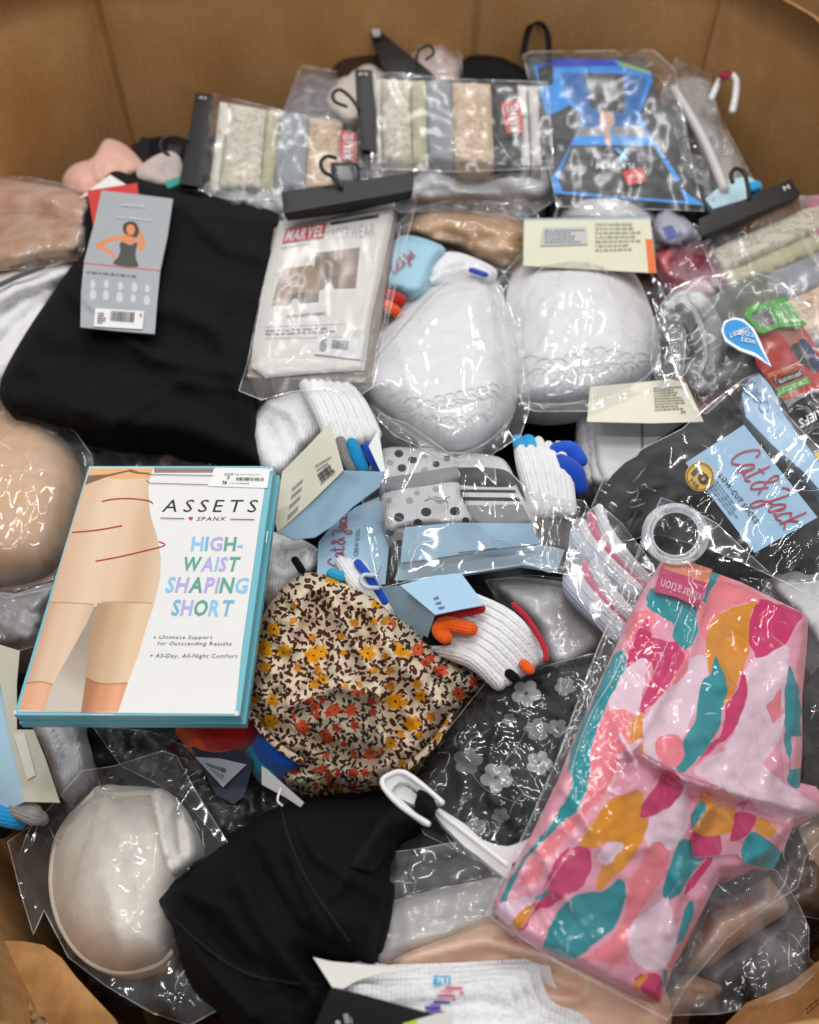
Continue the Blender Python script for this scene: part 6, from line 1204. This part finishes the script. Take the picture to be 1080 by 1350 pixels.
Kb, Kc, Km, Kt, Ko, Kl = [M(c_, 'cloth') for c_ in ('#ea9db0', '#f0808c', '#cc2263', '#078c95', '#df8e14', '#eacad8')]
pats = [(Kl, [(380, 370), (440, 330), (430, 420), (415, 500), (400, 500), (340, 490), (350, 430)]), (Kl, [(500, 440), (545, 360), (600, 340), (610, 420), (560, 520), (530, 600), (520, 650), (440, 620), (430, 520)]),
        (Kl, [(700, 400), (760, 330), (830, 320), (820, 450), (810, 560), (750, 640), (660, 600), (690, 530)]), (Kl, [(500, 650), (545, 690), (560, 780), (520, 870), (440, 860), (440, 800), (480, 760)]),
        (Kl, [(310, 600), (360, 640), (330, 720), (300, 740), (250, 780), (290, 660)]), (Kl, [(400, 1080), (470, 1020), (500, 1000), (520, 1100), (500, 1190), (440, 1200), (395, 1150)]), (Kl, [(40, 1020), (130, 1000), (120, 1040), (80, 1080), (30, 1050)]), (Kl, [(570, 650), (700, 590), (780, 660), (860, 720), (914, 760), (840, 790), (740, 760), (640, 700)]),
        (Kc, [(400, 230), (460, 225), (455, 300), (420, 340), (385, 370), (380, 330)]), (Kc, [(575, 200), (650, 195), (640, 235), (605, 300), (580, 250)]), (Kc, [(480, 350), (545, 310), (555, 380), (500, 430), (470, 400)]), (Kc, [(630, 110), (760, 180), (700, 200), (645, 215), (610, 195)]),
        (Kt, [(455, 160), (500, 165), (570, 195), (580, 240), (575, 300), (545, 322), (515, 290), (510, 250), (450, 215), (440, 190)]), (Kt, [(610, 105), (640, 115), (625, 150), (600, 195), (585, 170)]),
        (Km, [(400, 320), (440, 240), (460, 290), (500, 300), (530, 310), (548, 350), (520, 390), (490, 440), (450, 480), (430, 500), (425, 450), (460, 380), (430, 350), (385, 375)]),
        (Kt, [(380, 330), (385, 370), (345, 450), (310, 530), (290, 610), (290, 650), (262, 750), (200, 810), (150, 860), (100, 920), (62, 1000), (40, 1018), (62, 960), (90, 920), (140, 850), (200, 770), (240, 690), (228, 650), (235, 600), (262, 530), (300, 450), (345, 350)]),
        (Kc, [(340, 490), (400, 498), (400, 560), (370, 630), (330, 720), (300, 750), (260, 790), (220, 840), (200, 865), (160, 905), (150, 950), (100, 975), (105, 945), (150, 870), (215, 800), (262, 760), (290, 650), (292, 600), (312, 530)]),
        (Km, [(725, 240), (740, 205), (765, 190), (865, 225), (845, 270), (818, 310), (750, 350), (735, 330), (720, 290)]),
        (Ko, [(615, 262), (640, 230), (700, 205), (757, 190), (735, 212), (722, 250), (722, 320), (708, 375), (690, 420), (662, 470), (640, 452), (618, 400), (606, 340), (606, 300)]),
        (Kt, [(630, 345), (648, 380), (662, 430), (650, 500), (640, 540), (605, 600), (580, 620), (545, 662), (518, 650), (525, 615), (545, 570), (575, 520), (585, 450), (600, 410), (618, 390)]),
        (Km, [(705, 378), (716, 440), (700, 505), (680, 550), (640, 585), (600, 620), (578, 645), (610, 590), (645, 560), (655, 510), (665, 470), (690, 430)]), (Kc, [(770, 480), (810, 430), (815, 500), (790, 530)]),
        (Kt, [(832, 370), (848, 410), (862, 460), (866, 560), (862, 690), (830, 692), (832, 640), (820, 560), (822, 450)]), (Kb, [(840, 560), (866, 560), (862, 650), (835, 650)]),
        (Kc, [(470, 570), (530, 560), (545, 620), (510, 650), (480, 640)]), (Ko, [(400, 520), (430, 500), (432, 560), (425, 610), (400, 580)]),
        (Km, [(500, 650), (545, 688), (530, 730), (490, 765), (440, 785), (420, 782), (430, 745), (465, 700)]),
        (Ko, [(345, 735), (400, 715), (430, 715), (425, 780), (445, 790), (435, 830), (412, 880), (375, 930), (345, 950), (320, 985), (302, 975), (318, 930), (335, 890), (370, 862), (340, 850), (300, 870), (262, 868), (258, 845), (290, 800), (320, 760)]),
        (Kl, [(320, 870), (350, 850), (378, 860), (360, 890), (335, 915), (310, 900)]),
        (Km, [(262, 862), (290, 885), (290, 930), (262, 975), (215, 1005), (175, 1030), (140, 1040), (105, 1090), (85, 1088), (110, 1040), (150, 1005), (180, 930), (205, 885)]),
        (Ko, [(80, 1062), (115, 1028), (132, 1040), (100, 1085), (72, 1090)]), (Kt, [(135, 1010), (175, 970), (172, 990), (150, 1015)]),
        (Kt, [(320, 985), (370, 955), (385, 985), (372, 1040), (345, 1095), (300, 1130), (240, 1175), (190, 1165), (158, 1148), (168, 1110), (190, 1060), (215, 1025), (262, 995)]),
        (Kc, [(440, 870), (480, 850), (505, 890), (500, 935), (460, 990), (425, 1040), (395, 1080), (385, 1140), (398, 1195), (380, 1240), (320, 1210), (250, 1185), (300, 1150), (350, 1110), (385, 1040), (388, 970), (420, 920)]),
        (Kt, [(545, 840), (590, 870), (605, 895), (590, 940), (550, 975), (515, 1003), (490, 1002), (485, 975), (500, 925), (515, 885)]),
        (Kt, [(540, 1060), (560, 1010), (575, 1030), (555, 1090), (525, 1130)]), (Km, [(600, 895), (620, 905), (580, 960), (545, 1000), (550, 975)]), (Kc, [(560, 1100), (600, 1040), (640, 990), (630, 1060), (560, 1160), (520, 1200), (500, 1190), (530, 1140)]),
        (Kb, [(380, 1190), (440, 1205), (500, 1205), (480, 1290), (250, 1180)]), (Km, [(410, 1230), (445, 1210), (482, 1222), (478, 1290), (440, 1275)]), (Ko, [(400, 1245), (440, 1208), (444, 1225), (415, 1260)]), (Kt, [(484, 1205), (500, 1205), (495, 1245), (482, 1250)])]
ol = g([(492, 66), (560, 90), (700, 140), (800, 190), (866, 222), (885, 245), (880, 330), (868, 450), (868, 600), (862, 690), (905, 700), (935, 740), (914, 770), (850, 800), (780, 900), (720, 925), (650, 935), (620, 990), (560, 1110), (510, 1205), (482, 1294), (400, 1262), (250, 1185), (160, 1145), (95, 1110), (25, 1045), (22, 1020), (60, 950), (130, 825), (200, 680), (230, 600), (300, 440), (360, 310), (410, 200)])
sheet('fabric', ol, hfg, Kb, t, s=False, res=6, thick=.03, patches=[(brushy(g(p), 1.7, i), m) for i, (m, p) in enumerate(pats)])
hc = lambda X, Y: hfg(X, Y)+.003
sheet('leg_opening', g([(562, 780), (600, 715), (640, 740), (690, 755), (720, 740), (745, 780), (840, 820), (800, 905), (790, 925), (720, 915), (690, 885), (640, 888), (570, 893), (564, 850)]), hc, Kb, t, s=False, res=5, thick=.006,
      patches=[(g([(562, 850), (570, 820), (600, 835), (640, 830), (642, 888), (572, 893)]), Km), (g([(562, 780), (600, 716), (640, 740), (685, 760), (680, 820), (642, 832), (600, 835), (572, 822), (564, 800)]), Ko), (g([(562, 780), (590, 740), (605, 760), (580, 800), (564, 815)]), Kt), (g([(690, 770), (742, 782), (720, 830), (672, 850), (680, 800)]), Km), (g([(745, 790), (770, 785), (800, 815), (775, 840), (740, 820)]), Ko), (g([(700, 880), (725, 825), (765, 840), (812, 885), (788, 926), (720, 915)]), Kt)])
WST = M('#f0dfe6', 'print')
def stitch(line, n):
    p = crom(g(line), False, 12); p = resample(p, 2.6, False); L = []
    for i in range(0, len(p)-2, 1): L.append([p[i], (p[i][0]+(p[i+1][0]-p[i][0])*.55+(1.6 if i % 2 else -1.6)*.5, p[i+1][1])])
    ribbons(L, hfg, WST, t, .8, .001, 'overlock_stitching', curve=False)
for ln in ([(540, 205), (505, 290), (470, 370), (420, 480), (405, 580)], [(360, 670), (300, 790), (230, 880), (170, 970), (95, 1095)], [(392, 300), (350, 400), (290, 500), (245, 620), (235, 680)], [(828, 350), (812, 450), (812, 560), (822, 690)], [(230, 690), (160, 840)], [(605, 895), (560, 950), (520, 1020)]): stitch(ln, 0)
ribbons([g([(405, 590), (470, 630), (545, 668), (640, 700)]), g([(590, 835), (680, 838), (760, 850)])], hfg, M('#c98093', 'print'), t, 1.2, .001)
RB = M('#e9bccb', 'satin')
tube('bow', [(p[0], p[1], .006) for p in g([(370, 620), (395, 600), (425, 575)])], .0028, RB, t, hf=hfg, flat=.5); tube('bow', [(p[0], p[1], .008) for p in g([(372, 565), (395, 598), (412, 640)])], .0028, RB, t, hf=hfg, flat=.5)
ht = lambda X, Y: hfg(X, Y)+.0045
tg = sheet('brand_tag', g([(492, 68), (560, 85), (622, 105), (612, 140), (598, 185), (582, 208), (520, 180), (462, 166), (478, 110)]), ht, M('#be2a60', 'card'), t, s=False, res=4, thick=.001, patches=[(g([(492, 68), (560, 85), (622, 105), (612, 142), (550, 122), (484, 98)]), M('#dc8262', 'card'))])
txt('xhilaration', g([(588, 200), (476, 160), (484, 128), (596, 172)]), ht, M('#e8b6c6', 'print'), tg, .001, .0)
txt('XS (0-2)', g([(588, 122), (535, 106), (540, 90), (593, 108)]), ht, M('#f3dfd3', 'print'), tg, .001, .0); txt('Boyshort', g([(600, 160), (560, 148), (563, 136), (604, 149)]), ht, M('#e8b6c6', 'print'), tg, .001)
RGM = film_mat('ring_plastic', .28, .1, .2, gl=2.)
bagol = [(872, 656), (905, 668), (945, 690), (985, 728), (1020, 760), (1100, 800), (1100, 1090), (1062, 1130), (1052, 1170), (1020, 1190), (960, 1235), (905, 1300), (880, 1345), (840, 1322), (760, 1282), (690, 1245), (642, 1205), (655, 1175), (700, 1080), (735, 1000), (760, 930), (790, 850), (830, 760), (850, 700)]
film(bagol, lambda X, Y: np.where(Y < 760, hfun(.05)(X, Y), np.maximum(hfg(X, Y)+.004, hfun(.035)(X, Y))), FILM3, t, seed=401, amp=.004, streak=2.5, ang=-.5, clear=.006, res=5)
for pts in ([(872, 656), (838, 742), (796, 850), (741, 1000)], [(640, 1205), (760, 1282), (880, 1344)]): tube('bag_seam', [(x, y, .05) for x, y in pts], .0006, RGM, t)
t = thing('ring_hanger', 'clear plastic ring hanger with raised lettering above the printed leggings', 'hanger', 890, 703, .05)
rp = [(891+37*math.cos(a), 704+35*math.sin(a), .054) for a in np.linspace(0, 2*math.pi, 25)]
tube('ring', rp, .0042, RGM, t, flat=.35, cap=False, seg=12, n=3)
tube('ring_edge', [(x, y, z+.001) for x, y, z in rp], .0009, M('#c9d2d9', 'plastic'), t, cap=False, n=3)
rp2 = [(891+31*math.cos(a), 704+29*math.sin(a), .055) for a in np.linspace(0, 2*math.pi, 25)]
tube('ring_edge', rp2, .0007, M('#c9d2d9', 'plastic'), t, cap=False, n=3)
hr = hfun(.0565)
for i, ch in enumerate('IMPROVED QUALITY'):
    if ch == ' ': continue
    a = -1.9+i*.17; c0, s0 = math.cos(a), math.sin(a); o = lambda r, da: (891+r*math.cos(a+da), 704+r*.95*math.sin(a+da))
    txt(ch, [o(38, -.06), o(38, .06), o(33, .06), o(33, -.06)], hr, M('#8d98a3', 'print'), t, .0005, .01)
